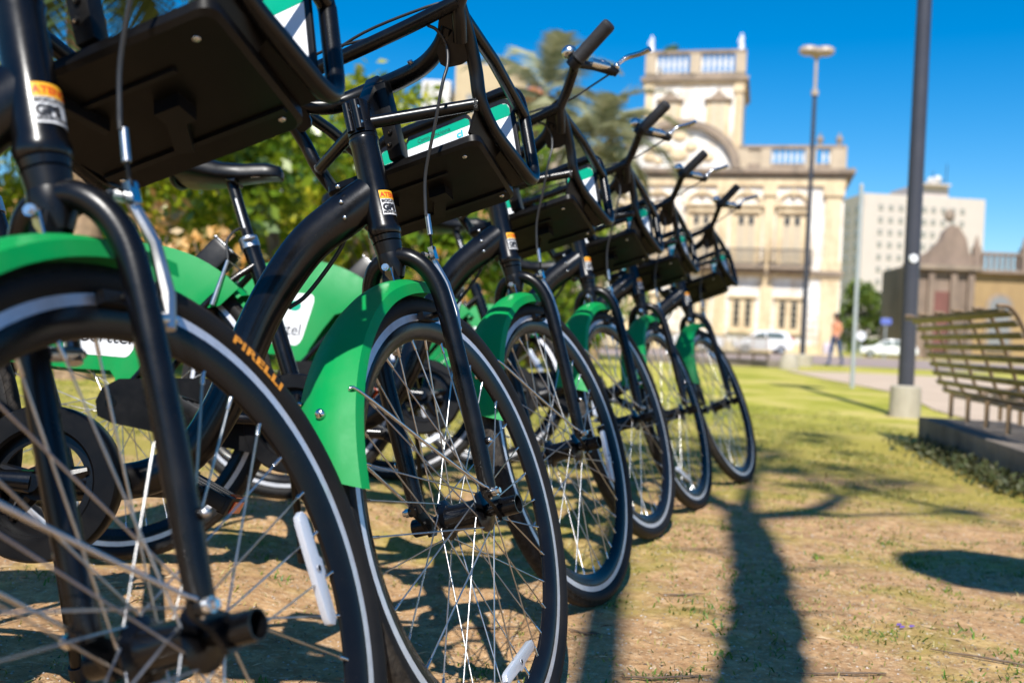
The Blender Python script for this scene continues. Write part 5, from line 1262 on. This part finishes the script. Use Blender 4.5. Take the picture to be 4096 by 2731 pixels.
# ------------------------------------------------------------------ pedestrian
pt = empty('person', (10.35, 32.0, 0), R(200)); tag(pt, 'person walking in an orange top and blue jeans, carrying a pale pink bag', 'person')
me = bpy.data.meshes.new('body'); J = {}; vsk = []; rad = []; ed = []
def jn(k, p, r, par=None):
    J[k] = len(vsk); vsk.append(p); rad.append(r)
    if par: ed.append((J[par], J[k]))
jn('pel', (0, 0, 0.92), (0.14, 0.11)); jn('wst', (0, 0, 1.05), (0.12, 0.095), 'pel'); jn('chs', (0.01, 0, 1.28), (0.16, 0.11), 'wst'); jn('nkb', (0.01, 0, 1.40), (0.07, 0.07), 'chs'); jn('nk', (0.02, 0, 1.46), (0.05, 0.05), 'nkb'); jn('hd', (0.03, 0, 1.55), (0.085, 0.09), 'nk'); jn('hdt', (0.02, 0, 1.64), (0.06, 0.07), 'hd')
for s, st in ((-1, 0.16), (1, -0.14)):
    q = 'l' if s < 0 else 'r'
    jn('hip'+q, (0.01, s*0.09, 0.88), (0.095, 0.085), 'pel'); jn('kn'+q, (st*0.7, s*0.10, 0.50), (0.062, 0.058), 'hip'+q); jn('an'+q, (st*1.2-0.05, s*0.10, 0.10), (0.040, 0.040), 'kn'+q); jn('to'+q, (st*1.2+0.10, s*0.11, 0.045), (0.045, 0.032), 'an'+q)
    jn('sh'+q, (0.01, s*0.17, 1.36), (0.058, 0.055), 'chs'); jn('el'+q, (-0.04-st*0.3, s*0.24, 1.10), (0.042, 0.040), 'sh'+q); jn('wr'+q, (0.06-st*0.6, s*0.25, 0.90), (0.030, 0.026), 'el'+q); jn('ha'+q, (0.09-st*0.7, s*0.25, 0.82), (0.035, 0.020), 'wr'+q)
me.from_pydata(vsk, ed, []); bo_ = bpy.data.objects.new('body', me); col.objects.link(bo_)
sm = bo_.modifiers.new('s', 'SKIN'); sl = me.skin_vertices[0].data
for i, r_ in enumerate(rad): sl[i].radius = r_
sl[0].use_root = True
ss = bo_.modifiers.new('u', 'SUBSURF'); ss.levels = 2; ss.render_levels = 2
dg = bpy.context.evaluated_depsgraph_get(); m2 = bpy.data.meshes.new_from_object(bo_.evaluated_get(dg)); bpy.data.objects.remove(bo_)
for m_ in ('skin', 'shirt_orange', 'jeans', 'iron_dark'): m2.materials.append(MT[m_])
for p in m2.polygons:
    c = p.center; p.use_smooth = True
    if c.z < 0.08: p.material_index = 3
    elif c.z < 0.98 and abs(c.y) < 0.21: p.material_index = 2
    elif c.z < 1.42 and (c.z > 1.12 or abs(c.y) < 0.19): p.material_index = 1
    else: p.material_index = 0
bo_ = bpy.data.objects.new('body', m2); col.objects.link(bo_); bo_.parent = pt
b = B('hair_dark'); b.ball((0.005, 0, 1.61), 0.105, 10, (1.0, 0.9, 1.05)); b.ball((-0.05, 0, 1.52), 0.08, 8, (0.9, 0.9, 1.3)); b.build('hair', pt, smooth=60)
b = B('skin'); b.ball((0.115, 0, 1.555), 0.016, 6); 
b.build('nose', pt, smooth=60)
b = B('bag_pink'); b.box((0.10, 0, -0.25), (0.34, 0.14, 0.36)); b.tube(smooth_path([(0.02, 0, -0.08), (0.06, 0, 0.04), (0.14, 0, 0.04), (0.18, 0, -0.08)], 4), 0.012, 6)
bg = b.build('shopping_bag', None, bevel=0.03, matrix=Matrix.Translation((10.35, 32.0, 0)) @ Matrix.Rotation(R(200), 4, 'Z') @ Matrix.Translation((-0.02, -0.25, 0.80))); tag(bg, 'pale pink shopping bag held by the walking person', 'bag')

# ------------------------------------------------------------------ trees and an added disc post behind the camera whose shadows cross the ground
def behind(x, y, k): return (x-SUN_AZ_TO[0]*k, y-SUN_AZ_TO[1]*k)
kk = 1/math.tan(SUN_EL)
def sh_pt(x, y, h):   # a point at height h whose shadow lands on ground (x, y)
    return (x-sdir.x/-sdir.z*h, y-sdir.y/-sdir.z*h, h)
bx, by = behind(0.47, 1.75, 3.6)
jt = empty('jacaranda_tree', (bx, by, 0)); tag(jt, 'slender jacaranda standing behind the viewpoint, casting the long trunk shadow', 'tree')
def rel(p): return Vector(p)-Vector((bx, by, 0))
tb = B('bark'); fork_p = rel(sh_pt(0.82, 3.42, 5.6))
low_p = rel(sh_pt(0.47, 1.75, 2.9)); mid_p = rel(sh_pt(0.66, 2.55, 4.1))
lp2 = rel(sh_pt(0.14, 0.3, 1.0))
tpath = smooth_path([(0, 0, -0.1), lp2, low_p, mid_p, fork_p], 12); tb.tube([p+Vector((random.gauss(0, .006), random.gauss(0, .006), 0)) for p in tpath], [(0.098-0.026*i/len(tpath))*random.uniform(0.94, 1.05) for i in range(len(tpath))], 14)
for q in range(16):
    e = Vector(tpath[14+q*2]); d_ = Vector((random.choice((-1, 1))*random.uniform(0.1, 0.3), random.uniform(-.1, .1), random.uniform(0.05, 0.25))); tb.tube([e, e+d_], [0.012, 0.004], 6)
ends = [(0.72, 4.3, 7.0, 0.040), (1.30, 3.9, 6.4, 0.036), (1.75, 3.75, 6.7, 0.016), (1.35, 5.2, 7.4, 0.022)]
tips = []
for ex, ey, eh, er in ends:
    e = rel(sh_pt(ex, ey, eh)); m = fork_p.lerp(e, 0.5)+Vector((random.uniform(-.05, .05), random.uniform(-.05, .05), -0.04)); tb.tube(smooth_path([fork_p, m, e], 4), [0.045, er*1.3, er], 8); tips.append(e)
    for q in range(2):
        e2 = e+Vector((random.uniform(-.9, .9), random.uniform(-.6, 1.2), random.uniform(0.1, 0.9))); tb.tube([e, e2], [er*0.8, 0.006], 6); tips.append(e2)
tb.build('trunk', jt, smooth=60)
cl = [(p.x+random.uniform(-.2, .2), p.y+random.uniform(-.1, .5), p.z+0.1, random.uniform(0.16, 0.34)) for p in tips]+[rel(sh_pt(random.uniform(0.6, 2.0), random.uniform(4.6, 6.2), 7.2))[:]+(random.uniform(0.15, 0.35),) for _ in range(14)]
V, Fc = leaf_cloud(clump_points(cl, 3600, 0.1), 0.014, 0.034); mesh_np('crown', V, Fc, ['leaf_green'], parent=jt)
bx2, by2 = behind(0.17, 1.71, 3.2); j2 = empty('jacaranda_tree', (bx2, by2, 0)); tag(j2, 'thinner jacaranda behind the viewpoint, shading the strip beside the third wheel', 'tree')
tb = B('bark'); tb.tube([(0, 0, -0.1), (0.02, 0, 1.5), (0.0, 0.03, 3.2), (0.02, 0, 7.0)], [0.06, 0.052, 0.047, 0.04], 12)
for a in (0.3, 2.2, 4.1, 5.3): tb.tube([(0.02, 0, 6.9), (0.9*math.cos(a), 0.9*math.sin(a), 8.4)], [0.03, 0.01], 6)
tb.build('trunk', j2, smooth=60)
cl = [(1.0*math.cos(a)+random.uniform(-.3, .3), 1.0*math.sin(a), 8.4+random.uniform(-.3, .5), random.uniform(0.12, 0.28)) for a in np.linspace(0, 6, 10)]
V, Fc = leaf_cloud(clump_points(cl, 2200, 0.2), 0.012, 0.03); mesh_np('crown', V, Fc, ['leaf_green'], parent=j2)
# unseen lamp-shaped disc on a post, added only to throw the oval shadow
hx, hy, hz_ = sh_pt(1.37, 2.76, 3.4)
shadow_disc = empty('lamp_post', (hx+0.45, hy-0.3, 0)); tag(shadow_disc, 'unseen disc on a post behind the viewpoint, added to cast the oval shadow', 'lamp post')
b = B('pole_grey'); b.tube(smooth_path([(0, 0, 0), (0, 0, 2.9), (-0.05, 0.03, 3.3), (-0.45, 0.3, 3.42)], 4), 0.035, 10); b.build('pole', shadow_disc, smooth=60)
b = B('lamp_head'); b.lathe([(0, 0.05), (0.22, 0.03), (0.27, 0.0), (0.22, -0.03), (0, -0.05)], 24, 'z', M=Matrix.Translation((-0.45, 0.3, 3.40))); b.build('lamp_head', shadow_disc, smooth=50)
